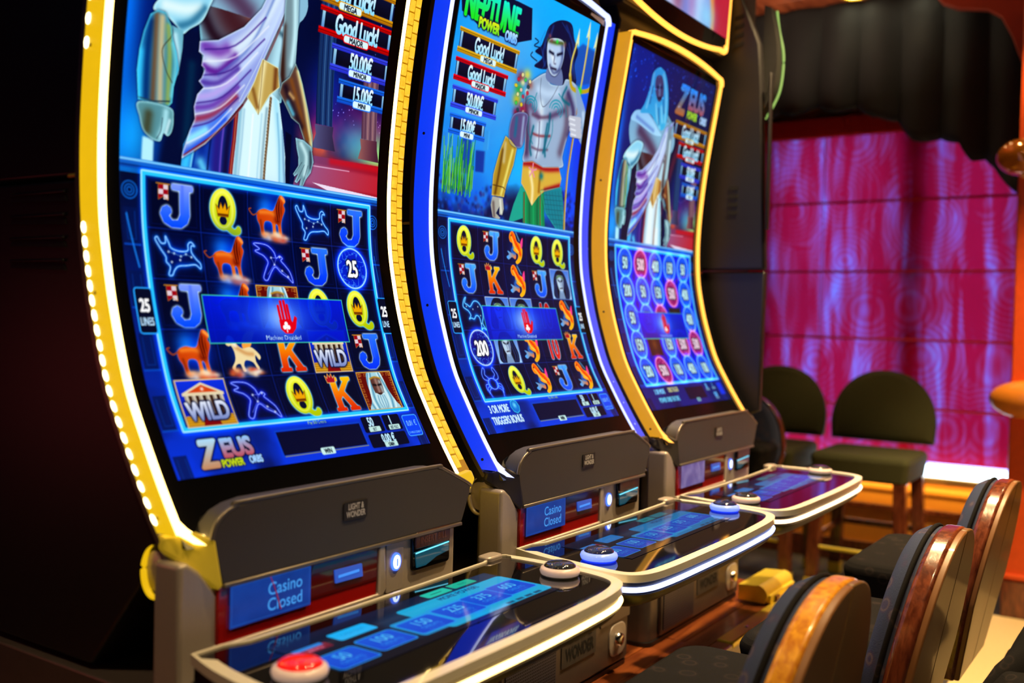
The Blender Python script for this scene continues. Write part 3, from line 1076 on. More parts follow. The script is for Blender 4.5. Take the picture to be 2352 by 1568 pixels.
def cloud(c, x, y, s, seed):
    r = random.Random(seed)
    for k in range(16):
        dx = (r.random() - 0.5) * 62
        c.spot(x + dx * s, y + (r.random() - 0.5) * 9 * s + abs(dx) * 0.06 * s, (6 + 4 * r.random()) * s, hx(('fff2d8', 'ffd0a0', 'e07a48', 'ffffff', 'c84a30')[k % 5]), 0.75, ry=(3.5 + 2 * r.random()) * s)

def stars(c, x0, y0, x1, y1, n, seed, a=0.8, r=0.7, col=None):
    g = random.Random(seed)
    for k in range(n):
        c.spot(x0 + (x1 - x0) * g.random(), y0 + (y1 - y0) * g.random(), r * (0.6 + 0.9 * g.random()), col if col is not None else hx('cfe6ff'), a * (0.3 + 0.7 * g.random()), add=True)

def sym_lion(c, x, y, s=1.0):
    c.spot(x + 4 * s, y - 4 * s, 30 * s, hx('0a56ff'), 0.85, ry=32 * s)
    c.spot(x - 10 * s, y - 16 * s, 16 * s, hx('3aa8ff'), 0.6)
    B = [(-26, -6), (-12, -12), (6, -10), (14, -22), (22, -37), (30, -35), (34, -28), (30, -22), (33, -14), (27, 0), (24, 12), (25, 30), (19, 30), (17, 14), (12, 12), (12, 30), (6, 30), (4, 10), (-10, 8), (-14, 18), (-12, 30), (-19, 30), (-22, 16), (-27, 6)]
    P = catmull(U(B, x, y, s), 4, True)
    m = c.mask(P)
    c.blend(np.clip(blur(m, 2.0 * s * c.k) * 1.6, 0, 1), hx('9ad8ff'), 0.55)
    t = np.clip((c.X - (x - 28 * s)) / (60 * s), 0, 1)[..., None]
    c.blend(m, hx('c8541a') * (1 - t) + hx('e0702a') * t)
    c.soft(U([(-20, -6), (0, -7), (10, -4)], x, y, s), 4 * s, hx('f09a48'), 0.8, m)
    c.soft(U([(16, -28), (19, -12), (17, 4)], x, y, s), 7.5 * s, hx('6e1808'), 0.95, m)
    for k in range(6):
        c.soft(U([(14 + k * 2.4, -30 + k), (12 + k * 2.6, -14), (15 + k * 2.2, 4)], x, y, s), 1.0 * s, hx(('c85a20', '4a0e06')[k % 2]), 0.7, m)
    c.soft(U([(26, -28), (29, -10), (24, 2)], x, y, s), 3 * s, hx('c04a18'), 0.8, m)
    c.soft(U([(26, -34), (32, -29)], x, y, s), 3 * s, hx('ffb468'), 0.9, m)
    c.soft(U([(-20, 8), (-17, 28)], x, y, s), 2.5 * s, hx('7a2a10'), 0.6, m)
    c.soft(U([(9, 12), (9, 28)], x, y, s), 2.5 * s, hx('f0a050'), 0.6, m)
    c.line(U([(-26, -4), (-36, 0), (-44, -8), (-40, -10)], x, y, s), 2 * s, hx('a8582a'), smooth=True)
    cloud(c, x + 4 * s, y + 32 * s, s, 3)

def neon(c, pts, x, y, s, col, w=1.5, closed=True):
    P = catmull(U(pts, x, y, s), 5, closed)
    c.soft(P, 5 * s, col * 0.75, 0.55, smooth=False, closed=closed, add=True)
    c.line(P, w * 1.9 * s, col, 0.9, closed)
    c.line(P, w * 0.8 * s, hx('dff4ff'), 0.9, closed)

def sym_bull(c, x, y, s=1.0, col='2a9cff'):
    cb = hx(col)
    c.spot(x, y, 26 * s, hx('0a2a9a'), 0.55)
    B = [(-30, -8), (-38, -22), (-34, -26), (-28, -17), (-20, -18), (-19, -28), (-14, -18), (-10, -10), (4, -6), (20, -8), (22, -18), (28, -22), (34, -16), (28, -16), (27, -6), (34, 4), (42, 12), (41, 20), (32, 14), (16, 16), (0, 18), (-8, 24), (-14, 33), (-20, 32), (-16, 20), (-22, 12), (-22, 4)]
    neon(c, B, x, y, s, cb)
    for px, py in ((-16, -4), (-6, -2), (6, 2), (16, -2), (26, 2), (-12, 12), (4, 8)):
        c.spot(x + px * s, y + py * s, 1.9 * s, hx('e8f6ff'), 1.0)
    c.line(U([(-16, -4), (-6, -2), (6, 2), (16, -2), (26, 2)], x, y, s), 0.8 * s, hx('9ad4ff'), 0.7)

def sym_eagle(c, x, y, s=1.0):
    cb = hx('3a50ff')
    c.spot(x, y, 28 * s, hx('101c8a'), 0.6)
    B = [(-40, -30), (-24, -31), (-8, -28), (4, -18), (8, -8), (16, -12), (22, -8), (18, -4), (26, 4), (36, 16), (40, 34), (30, 26), (16, 18), (4, 8), (-6, 16), (-18, 32), (-26, 28), (-18, 12), (-12, 0), (-20, -10), (-30, -14), (-38, -18), (-28, -22)]
    neon(c, B, x, y, s, cb, 1.2)
    c.line(U([(2, 4), (-4, -8), (8, -8), (2, 4), (-16, 22)], x, y, s), 0.9 * s, hx('9aa8ff'), 0.8)
    c.line(U([(2, 4), (18, 14), (34, 26)], x, y, s), 0.9 * s, hx('9aa8ff'), 0.8)
    for px, py in ((2, 4), (-4, -8), (16, -10), (18, 14), (30, 24)):
        c.spot(x + px * s, y + py * s, 2.0 * s, hx('e8f0ff'), 1.0)

def sym_orb(c, x, y, t, s=1.0, fill='1a3ad8', rim='8fdcff', seed=1, tcol=None, ts=44, red=False):
    R = 38 * s
    d = np.hypot(c.X - x, c.Y - y)
    c.add(np.exp(-((d - R) / (9 * s)) ** 2) * (d < R * 2), hx('c02a70') if red else hx('0a50ff'), 0.75)
    inside = np.clip((R - d) * c.k + 0.5, 0, 1)
    c.blend(inside, hx(fill), 0.85)
    x0, x1 = max(0, int((x - R) * c.k)), min(c.w, int((x + R) * c.k) + 1)
    y0, y1 = max(0, int((y - R) * c.k)), min(c.h, int((y + R) * c.k) + 1)
    if x1 - x0 > 4 and y1 - y0 > 4:
        n = fbm(y1 - y0, x1 - x0, 7, seed, 3)
        v = np.zeros((c.h, c.w), np.float32)
        v[y0:y1, x0:x1] = np.exp(-((n - 0.5) / 0.035) ** 2)
        c.blend(v * inside, hx('ff9ac0') if red else hx('7cc4ff'), 0.65)
    c.soft(circ(x, y, R, n=40), 2.2 * s, hx('ff9ad0') if red else hx(rim), 0.9, closed=True, smooth=False)
    c.line(circ(x, y, R, n=40), 1.6 * s, hx('ffe0f0') if red else hx('e2f6ff'), 0.9, closed=True)
    c.text(t, x, y, ts * s, tcol if tcol is not None else WHITE, 0.66, 0.035, halo=hx('0a1030'), halo_r=1.8 * s)

def key_frame(c, x, y, w, h):
    c.rect(x - w, y - h, x + w, y + h, hx('d8b060'))
    c.rect(x - w + 2, y - h + 2, x + w - 2, y + h - 2, hx('6e1410'))
    for k in range(7):
        for sx in (-1, 1):
            yy = y - h + 7 + k * (2 * h - 12) / 6.5
            xx = x + sx * (w - 6)
            c.line([(xx - 2.5, yy - 3), (xx + 2.5, yy - 3), (xx + 2.5, yy + 2.5), (xx - 1, yy + 2.5), (xx - 1, yy)], 1.1, hx('c8904a'))
    for k in range(6):
        xx = x - w + 9 + k * (2 * w - 18) / 5
        c.line([(xx - 4, y - h + 9), (xx - 4, y - h + 4), (xx + 3, y - h + 4), (xx + 3, y - h + 8), (xx - 1, y - h + 8)], 1.1, hx('c8904a'))

def sym_elder(c, x, y, s=1.0):
    """bearded elder in a key-patterned frame"""
    w, h = 47 * s, 38 * s
    key_frame(c, x, y, w, h)
    box_ = np.clip(np.minimum(w - 1.5 - np.abs(c.X - x), h - 1.5 - np.abs(c.Y - y)) * c.k + 0.5, 0, 1)
    hair = catmull(U([(-16, -38), (14, -38), (22, -22), (26, 0), (34, 22), (38, 40), (-38, 40), (-30, 20), (-26, 0), (-24, -22)], x, y, s), 5, True)
    m = c.mask(hair) * box_
    c.blend(m, hx('b8dce6'))
    for k, dx in enumerate((-22, -16, 15, 21, 28, -28)):
        c.soft(U([(dx * 0.6, -34), (dx, -6), (dx * 1.2, 16), (dx * 1.0, 38)], x, y, s), 2.2 * s, hx(('f4ffff', '5f97b4')[k % 2]), 0.8, m)
    face = catmull(U([(-13, -24), (0, -28), (12, -24), (14, -8), (11, 6), (0, 12), (-11, 6), (-14, -8)], x, y, s), 5, True)
    f = c.mask(face) * box_
    c.blend(f, hx('6a4640'))
    c.soft(U([(0, -22), (0, 2)], x, y, s), 4 * s, hx('b89a90'), 0.8, f)
    c.soft(U([(9, -18), (10, 2)], x, y, s), 4 * s, hx('c8e0e4'), 0.7, f)
    for sx in (-1, 1):
        c.soft(U([(sx * 3, -11), (sx * 10, -12)], x, y, s), 2 * s, hx('140c14'), 0.95, f, False)
    c.soft(U([(-4, 6), (4, 6)], x, y, s), 1.5 * s, hx('2a1418'), 0.9, f, False)
    b = c.mask(catmull(U([(-12, 5), (0, 9), (12, 5), (16, 20), (10, 34), (0, 40), (-8, 34), (-15, 20)], x, y, s), 5, True)) * box_
    c.blend(b, hx('d4eef4'))
    for dx in (-8, -2, 4, 9):
        c.soft(U([(dx, 10), (dx * 1.2, 24), (dx * 0.7, 38)], x, y, s), 1.6 * s, hx('6a9ab4'), 0.7, b)
    c.soft(U([(-14, -24), (0, -27), (14, -24)], x, y, s), 1.8 * s, hx('c8a040'), 0.9, box_)

def sym_mariner(c, x, y, s=1.0):
    """dark haired man on pale blue"""
    w, h = 46 * s, 38 * s
    c.rect(x - w, y - h, x + w, y + h, hx('d8e8f8'), g=hx('7fa8e8'))
    c.rect(x - w + 1.5, y - h + 1.5, x + w - 1.5, y + h - 1.5, hx('5a86d8'), g=hx('b8d8f8'))
    box_ = np.clip(np.minimum(w - 1.5 - np.abs(c.X - x), h - 1.5 - np.abs(c.Y - y)) * c.k + 0.5, 0, 1)
    m = c.mask(catmull(U([(-14, -34), (10, -36), (26, -24), (34, -4), (40, 16), (34, 36), (16, 40), (-18, 40), (-38, 30), (-34, 6), (-30, -14)], x, y, s), 5, True)) * box_
    c.blend(m, hx('0e1430'))
    for k, dx in enumerate((-26, -20, 20, 28)):
        c.soft(U([(dx * 0.6, -24), (dx, 0), (dx * 1.2, 20), (dx, 36)], x, y, s), 1.6 * s, hx('3a5aa0'), 0.7, m)
    f = c.mask(catmull(U([(-14, -20), (0, -24), (14, -20), (15, -4), (11, 12), (2, 22), (-8, 16), (-15, -2)], x, y, s), 5, True)) * box_
    c.blend(f, hx('c8dcee'))
    c.soft(U([(10, -14), (10, 10)], x, y, s), 4 * s, hx('5a6890'), 0.7, f)
    c.soft(U([(-16, -16), (0, -22), (16, -16)], x, y, s), 3 * s, hx('5a7a50'), 0.9, box_)
    for sx in (-1, 1):
        c.soft(U([(sx * 3, -8), (sx * 10, -11)], x, y, s), 2.0 * s, hx('0c1024'), 1.0, f, False)
    c.soft(U([(0, -6), (1, 4)], x, y, s), 1.6 * s, hx('7a88a8'), 0.8, f, False)
    c.soft(U([(-5, 10), (6, 9)], x, y, s), 1.5 * s, hx('2a2030'), 1.0, f, False)
    n = c.mask(U([(-9, 16), (9, 16), (16, 40), (-16, 40)], x, y, s)) * box_
    c.blend(n, hx('9ab4d4'), 0.9)

def sym_wild(c, x, y, s=1.0):
    w, h = 47 * s, 39 * s
    c.rect(x - w, y - h, x + w, y + h, hx('e8d0a0'))
    c.rect(x - w + 2, y - h + 2, x + w - 2, y + h - 2, hx('2048d8'), g=hx('1028a0'))
    box_ = np.clip(np.minimum(w - 2 - np.abs(c.X - x), h - 2 - np.abs(c.Y - y)) * c.k + 0.5, 0, 1)
    c.fill(U([(-44, 20), (44, 20), (46, 39), (-46, 39)], x, y, s), hx('d8a83a'), clip=box_)
    for k in range(5):
        c.line(U([(-46, 23 + 4 * k), (46, 23 + 4 * k)], x, y, s), 0.8 * s, hx('8a6018'), 0.8, clip=box_)
    c.fill(U([(-10, 10), (10, 10), (17, 39), (-17, 39)], x, y, s), hx('8a1018'), clip=box_)
    c.fill(U([(-36, -16), (36, -16), (36, 20), (-36, 20)], x, y, s), hx('4a3020'))
    for dx in (-32, -19, -6, 7, 20, 33):
        c.fill(U([(dx - 3.4, -15), (dx + 3.4, -15), (dx + 3.4, 18), (dx - 3.4, 18)], x, y, s), hx('d8d0c0'))
        c.line(U([(dx - 1.6, -15), (dx - 1.6, 18)], x, y, s), 1.2 * s, hx('8a8070'), 0.8)
        c.line(U([(dx - 4.2, -14), (dx + 4.2, -14)], x, y, s), 2.4 * s, hx('f4ecd8'))
    c.fill(U([(-39, -17), (0, -34), (39, -17), (39, -13), (-39, -13)], x, y, s), hx('e8dcc0'))
    c.fill(U([(-28, -18), (0, -30), (28, -18)], x, y, s), hx('d05a28'))
    c.spot(x, y - 23 * s, 3 * s, WHITE, 0.9)
    c.text('WILD', x, y + 12 * s, 42 * s, hx('f4f8ff'), 0.72, 0.03, halo=hx('141c48'), halo_r=1.6 * s, col2=hx('8a98c8'))

def sym_horse(c, x, y, s=1.0):
    c.spot(x, y, 28 * s, hx('0a60d0'), 0.7)
    wg = U([(0, -10), (4, -26), (16, -36), (30, -36), (24, -24), (18, -12), (8, -4)], x, y, s)
    c.fill(wg, hx('f0b060'), smooth=True)
    B = [(-30, -24), (-24, -30), (-16, -26), (-10, -14), (0, -8), (16, -10), (26, -4), (34, 6), (30, 12), (24, 4), (22, 14), (27, 26), (22, 28), (16, 16), (2, 12), (-4, 20), (-2, 30), (-8, 30), (-11, 18), (-20, 20), (-24, 28), (-29, 24), (-20, 12), (-18, 0), (-22, -12), (-28, -12), (-33, -16)]
    m = c.fill(catmull(U(B, x, y, s), 4, True), hx('f2e2b8'))
    c.soft(U([(-14, -10), (4, 0), (18, 2)], x, y, s), 4 * s, hx('c89058'), 0.6, m)
    c.soft(U([(-24, -26), (-14, -12)], x, y, s), 3 * s, WHITE, 0.7, m)
    cloud(c, x, y + 31 * s, s, 5)

def sym_fish(c, x, y, s=1.0):
    c.spot(x, y, 26 * s, hx('0a3a90'), 0.6)
    t = U([(2, 26), (-12, 22), (-26, 28), (-34, 22), (-24, 16), (-30, 8), (-14, 12), (4, 14)], x, y, s)
    c.fill(t, hx('6ab8ff'), smooth=True, g=(x - 30 * s, y, x + 6 * s, y, hx('ff8a40')))
    B = U([(-18, -34), (-8, -38), (2, -30), (10, -16), (24, -10), (32, 2), (30, 18), (22, 30), (8, 37), (2, 32), (12, 24), (14, 14), (4, 10), (-6, 4), (-8, -10), (-18, -14), (-22, -24)], x, y, s)
    m = c.fill(B, hx('ff8a18'), smooth=True, g=(x - 20 * s, y - 36 * s, x + 20 * s, y + 30 * s, hx('ffc02a')))
    c.soft(U([(-10, -30), (2, -14), (16, -2), (24, 14)], x, y, s), 4.5 * s, hx('e8401a'), 0.85, m)
    c.soft(U([(-16, -30), (-6, -16), (2, 0), (16, 8)], x, y, s), 2.5 * s, hx('ffe07a'), 0.8, m)
    for k in range(7):
        c.spot(x + (2 + k * 3) * s, y + (-20 + k * 5) * s, 1.5 * s, hx('a82008'), 0.8)
    c.fill(U([(24, -12), (34, -26), (33, -8), (28, 0)], x, y, s), hx('ff5aa0'), smooth=True)
    c.soft(U([(-6, 0), (-12, 8), (0, 14)], x, y, s), 4 * s, hx('3a8ae0'), 0.8)
    c.spot(x - 14 * s, y - 28 * s, 2.2 * s, hx('301008'), 1.0)
    c.soft(U([(6, -36), (14, -26), (20, -18)], x, y, s), 2.0 * s, hx('a8e8ff'), 0.7)
    c.line(B, 0.8 * s, hx('ffd890'), 0.5, True)

def sym_goat(c, x, y, s=1.0):
    B = [(-34, -14), (-28, -28), (-20, -34), (-26, -22), (-18, -18), (-8, -14), (8, -26), (24, -24), (34, -10), (33, 8), (26, 22), (30, 32), (34, 38), (24, 34), (18, 38), (20, 26), (18, 10), (8, 6), (-2, 14), (-12, 12), (-20, 14), (-12, 6), (-18, -4), (-26, -8)]
    c.spot(x, y, 28 * s, hx('0a3a90'), 0.5)
    neon(c, B, x, y, s, hx('1ab4ff'))
    for px, py in ((-22, -14), (0, -8), (20, -14), (24, 6), (22, 24)):
        c.spot(x + px * s, y + py * s, 1.8 * s, hx('e8f6ff'), 1.0)

def sym_crab(c, x, y, s=1.0):
    cb = hx('2a60ff')
    c.spot(x, y, 26 * s, hx('0a2a90'), 0.5)
    neon(c, circ(0, 4, 16, 13, 16), x, y, s, cb, 1.2)
    for sx in (-1, 1):
        neon(c, [(sx * 12, -4), (sx * 26, -8), (sx * 28, -20), (sx * 18, -34), (sx * 14, -28), (sx * 18, -18), (sx * 10, -10)], x, y, s, cb, 1.1)
        for k in range(3):
            neon(c, [(sx * 14, 4 + 5 * k), (sx * (28 - 2 * k), 6 + 8 * k), (sx * (30 - 4 * k), 18 + 8 * k)], x, y, s, cb, 0.9, False)

# ---- shared furniture of the game -------------------------------------------
def sign_box(c, x0, y0, x1, y1, ct, cb, txt, tag_, size, tag_size=13):
    """jackpot window with coloured cornices, marble posts and a name plate"""
    h = y1 - y0
    c.rect(x0, y0, x1, y1, hx('0a1236'))
    c.rect(x0 + 8, y0 + 4, x1 - 8, y1 - 6, hx('10183f'), g=hx('060a20'))
    for a, b in ((x0 + 2, x0 + 9), (x1 - 9, x1 - 2)):
        c.rect(a, y0, b, y1, hx('bfe8f2'), g=hx('6f9ad0'))
    for yy, t in ((y0 - 4, 9), (y1 - 3, 11)):
        c.rect(x0 - 4, yy, x1 + 4, yy + t, ct, g=cb)
        c.rect(x0 - 4, yy + t * 0.42, x1 + 4, yy + t * 0.52, cb * 0.55)
    c.text(txt, (x0 + x1) / 2, (y0 + y1) / 2, size, hx('f4fbff'), 0.60, 0.034, col2=hx('a6e4ff'), ys=1.2)
    tw = len(tag_) * tag_size * 0.36 + 8
    xm, ym = (x0 + x1) / 2, y1 + 4
    c.rround(xm - tw, ym - 7, xm + tw, ym + 7, 5, hx('e6fbff'), edge=ct, ew=2)
    c.text(tag_, xm, ym, tag_size, hx('081028'), 0.85, 0.02)

def reel_frame(c, ln='4ad0ff', deep='040a2c'):
    # cornice above the reels, posts at the sides
    c.rect(0, 500 + 24, CW, 548, hx('1a4aa0'), 0.0)
    c.rect(0, 548, CW, CH, hx('031038'), g=hx('0a4cd8'))
    n = fbm(c.h, c.w, 6, 40)
    c.blend(np.clip((n - 0.45) * 2, 0, 1) * (c.Y > 548), hx('020828'), 0.75)
    for k in range(5):
        for sx in (0, 1):
            x = 4 if sx == 0 else CW - 28
            y = 560 + k * 96
            c.rect(x, y + 40, x + 24, y + 96, hx('06205a'), 0.8)
            c.line([(x, y + 96), (x + 26, y + 96)], 3, hx('1a62c8'), 0.8)
            c.line([(x + 6, y + 46), (x + 6, y + 88), (x + 20, y + 88), (x + 20, y + 46)], 1.5, hx('0f4aa0'), 0.7)
    for x in (16, CW - 14):
        for r in (13, 8, 4):
            c.line(circ(x, 574, r), 2.4, hx('2a86e0'), 0.75, closed=True)
    c.line([(10, 610), (24, 690)], 3, hx('3a9af0'), 0.8)
    c.line([(CW - 14, 640), (CW - 10, 690)], 2, hx('3a9af0'), 0.6)
    c.rect(0, 526, CW, 541, hx('3f8fd8'), g=hx('1a58b0'))
    c.rect(0, 527, CW, 530, hx('9fdcff'), 0.9)
    c.rect(0, 536, CW, 538, hx('0a2a6a'), 0.8)
    c.rect(36, 541, 548, 949, hx(deep), g=hx(deep) * 0.8)
    c.spot(CW / 2, 760, 240, hx('0a1c78'), 0.30, clip=((c.X > 40) & (c.X < 544) & (c.Y > 546) & (c.Y < 945)).astype(np.float32))
    for k in range(1, 5):
        x = GX(k) - 49
        y = GY(k) - 39.5
        c.line([(x, 546), (x, 945)], 1.6, hx('1c3a9a'), 0.75)
        c.line([(42, y), (542, y)], 1.6, hx('1c3a9a'), 0.75)
    for r in range(5):
        for q in range(5):
            x, y = GX(q), GY(r)
            c.line([(x - 42, y - 33), (x + 42, y - 33), (x + 42, y + 33), (x - 42, y + 33)], 0.8, hx('12247a'), 0.55, True)
    f = [(40, 545), (544, 545), (544, 945), (40, 945)]
    c.soft(f, 7, hx('0a70ff'), 0.7, closed=True, smooth=False, add=True)
    c.line(f, 9, hx(ln), closed=True)
    c.line([(37, 542), (547, 542), (547, 948), (37, 948)], 2.2, hx('c8f6ff'), closed=True)
    c.line([(44.5, 549.5), (539.5, 549.5), (539.5, 940.5), (44.5, 940.5)], 1.6, hx('0e4a9a'), closed=True)

def lines_tag(c, x, y):
    c.rround(x - 15, y - 35, x + 15, y + 35, 5, hx('0a1030'), edge=hx('4ab8ff'), ew=2)
    c.text('25', x, y - 9, 28, WHITE, 0.62, 0.035)
    c.text('LINES', x, y + 16, 17, hx('d0ecff'), 0.56, 0.03)

def banner(c, ghost=None):
    """stop notice across the reels"""
    x0, y0, x1, y1 = 131, 729, 446, 808
    old = c.a.copy()
    c.rect(x0, y0, x1, y1, hx('0a2ad8'), g=hx('0a1c9c'))
    m = np.clip(np.minimum(np.minimum(c.X - x0, x1 - c.X), np.minimum(c.Y - y0, y1 - c.Y)) * c.k + 0.5, 0, 1)
    g = (old * 0.55 + 0.25)
    c.a += (g * np.array([0.25, 0.55, 1.0], np.float32) + np.array([0, 0.05, 0.35], np.float32) - c.a) * (m * 0.30)[..., None]
    c.spot(288, 762, 62, hx('7fb4ff'), 0.75, clip=m, ry=34)
    c.spot(288, 765, 26, hx('d8ecff'), 0.5, clip=m)
    red = hx('d8102c')
    X = 300
    c.fill([(X - 15, 768), (X + 11, 766), (X + 15, 772), (X + 22, 760), (X + 27, 764), (X + 20, 783), (X + 10, 792), (X - 6, 792), (X - 15, 784)], red, smooth=False)
    for k, (dx, t) in enumerate(((-11, 744), (-4, 736), (3.5, 735), (10, 742))):
        c.line([(X + dx, 772), (X + dx - 1.5, t)], 5.6, red)
    for px, py in ((0, 775), (-4.5, 781), (4.5, 781)):
        c.fill(circ(X - 1 + px, py, 4), WHITE)
    c.line([(X - 1, 779), (X - 1, 789)], 2.4, WHITE)
    c.text('Machine Disabled', 288, 799, 11.5, hx('d8f4ff'), 0.98, 0.004)
    c.line([(x0, y0), (x1, y0), (x1, y1), (x0, y1)], 1.5, hx('6ae8c0'), closed=True)

def footer(c, left):
    c.rect(208, 964, 402, 1005, hx('040c38'))
    c.line([(206, 962), (404, 962), (404, 1007), (206, 1007)], 1.2, hx('2a6ac0'), 0.8, True)
    c.line([(210, 1007), (404, 1007)], 1.6, hx('c8b060'), 0.8)
    c.rround(289, 1000, 321, 1013, 3, hx('d8f4f0'))
    c.text('WIN', 305, 1006.5, 12, hx('061028'), 0.7, 0.02)
    c.text('Play 500 Credits', 305, 953, 8.5, hx('e8f060'), 0.75, 0.01)
    for x0, x1, t, n in ((410, 462, '50', 'BET'), (466, 512, '1', 'BET MULT')):
        c.rround(x0, 953, x1, 984, 4, hx('040a2c'))
        c.text(t, (x0 + x1) / 2 - 4, 963, 24, hx('d0f0ff'), 0.6, 0.03)
        c.rround((x0 + x1) / 2 - 14, 973, (x0 + x1) / 2 + 16, 983, 2, hx('d0ece8'))
        c.text(n, (x0 + x1) / 2 + 1, 978, 8.5, hx('061028'), 0.7 if len(n) < 4 else 0.55, 0.02)
    c.rround(412, 988, 512, 1014, 4, hx('040a2c'))
    c.text('0,00 \u20ac', 462, 997, 22, hx('d0f0ff'), 0.6, 0.03)
    c.rround(446, 1005, 480, 1015, 2, hx('d0ece8'))
    c.text('CASH', 463, 1010, 9, hx('061028'), 0.65, 0.02)
    c.rround(520, 958, 560, 1000, 5, hx('1a5ae8'), edge=hx('6ab8ff'), ew=2)
    c.text('0,01 \u20ac', 540, 974, 15, hx('c0f0ff'), 0.7, 0.0)
    c.text('CHANGE DENOM', 540, 993, 6, hx('c0f0ff'), 0.7, 0.0)
    if left == 'logo':
        c.text('Z', 64, 985, 62, hx('bfe6ff'), 0.75, 0.05, 0.18, halo=hx('081038'), halo_r=2.0, col2=hx('c89a78'))
        c.text('EUS', 122, 979, 42, hx('a8d8ff'), 0.85, 0.05, 0.0, halo=hx('081038'), halo_r=2.0, col2=hx('c06a78'))
        c.text('POWER', 105, 1004, 17, hx('c8d83a'), 0.7, 0.04, halo=hx('081038'), halo_r=1.5)
        c.text('ORBS', 150, 1003, 17, hx('b8dcff'), 0.62, 0.04, halo=hx('081038'), halo_r=1.5)
    else:
        c.text('3 OR MORE', 76, 966, 25, hx('d8f0ff'), 0.56, 0.03)
        c.text('TRIGGERS BONUS', 92, 993, 25, hx('d8f0ff'), 0.56, 0.03)
        c.fill(circ(138, 965, 16, 16, 8), hx('1a7ad0'))
        c.line(circ(138, 965, 16, 16, 8), 2, hx('5ad8f0'), 0.9, True)
        c.spot(138, 962, 7, hx('9ff0ff'), 0.8)

# ---- first machine --------------------------------------------------------------
def column(c, poly, base, hi, lo, n=6):
    m = c.fill(poly, base)
    (xa, ya), (xb, yb), (xc, yc), (xd, yd) = poly[0], poly[1], poly[2], poly[3]
    for k in range(n):
        t = (k + 0.5) / n
        c.line([(xa + (xb - xa) * t, ya), (xd + (xc - xd) * t, yd)], 2.2, lo if k % 2 else hi, 0.8, clip=m)
    c.soft([(xa, ya), (xd, yd)], 6, lo, 0.8, m)

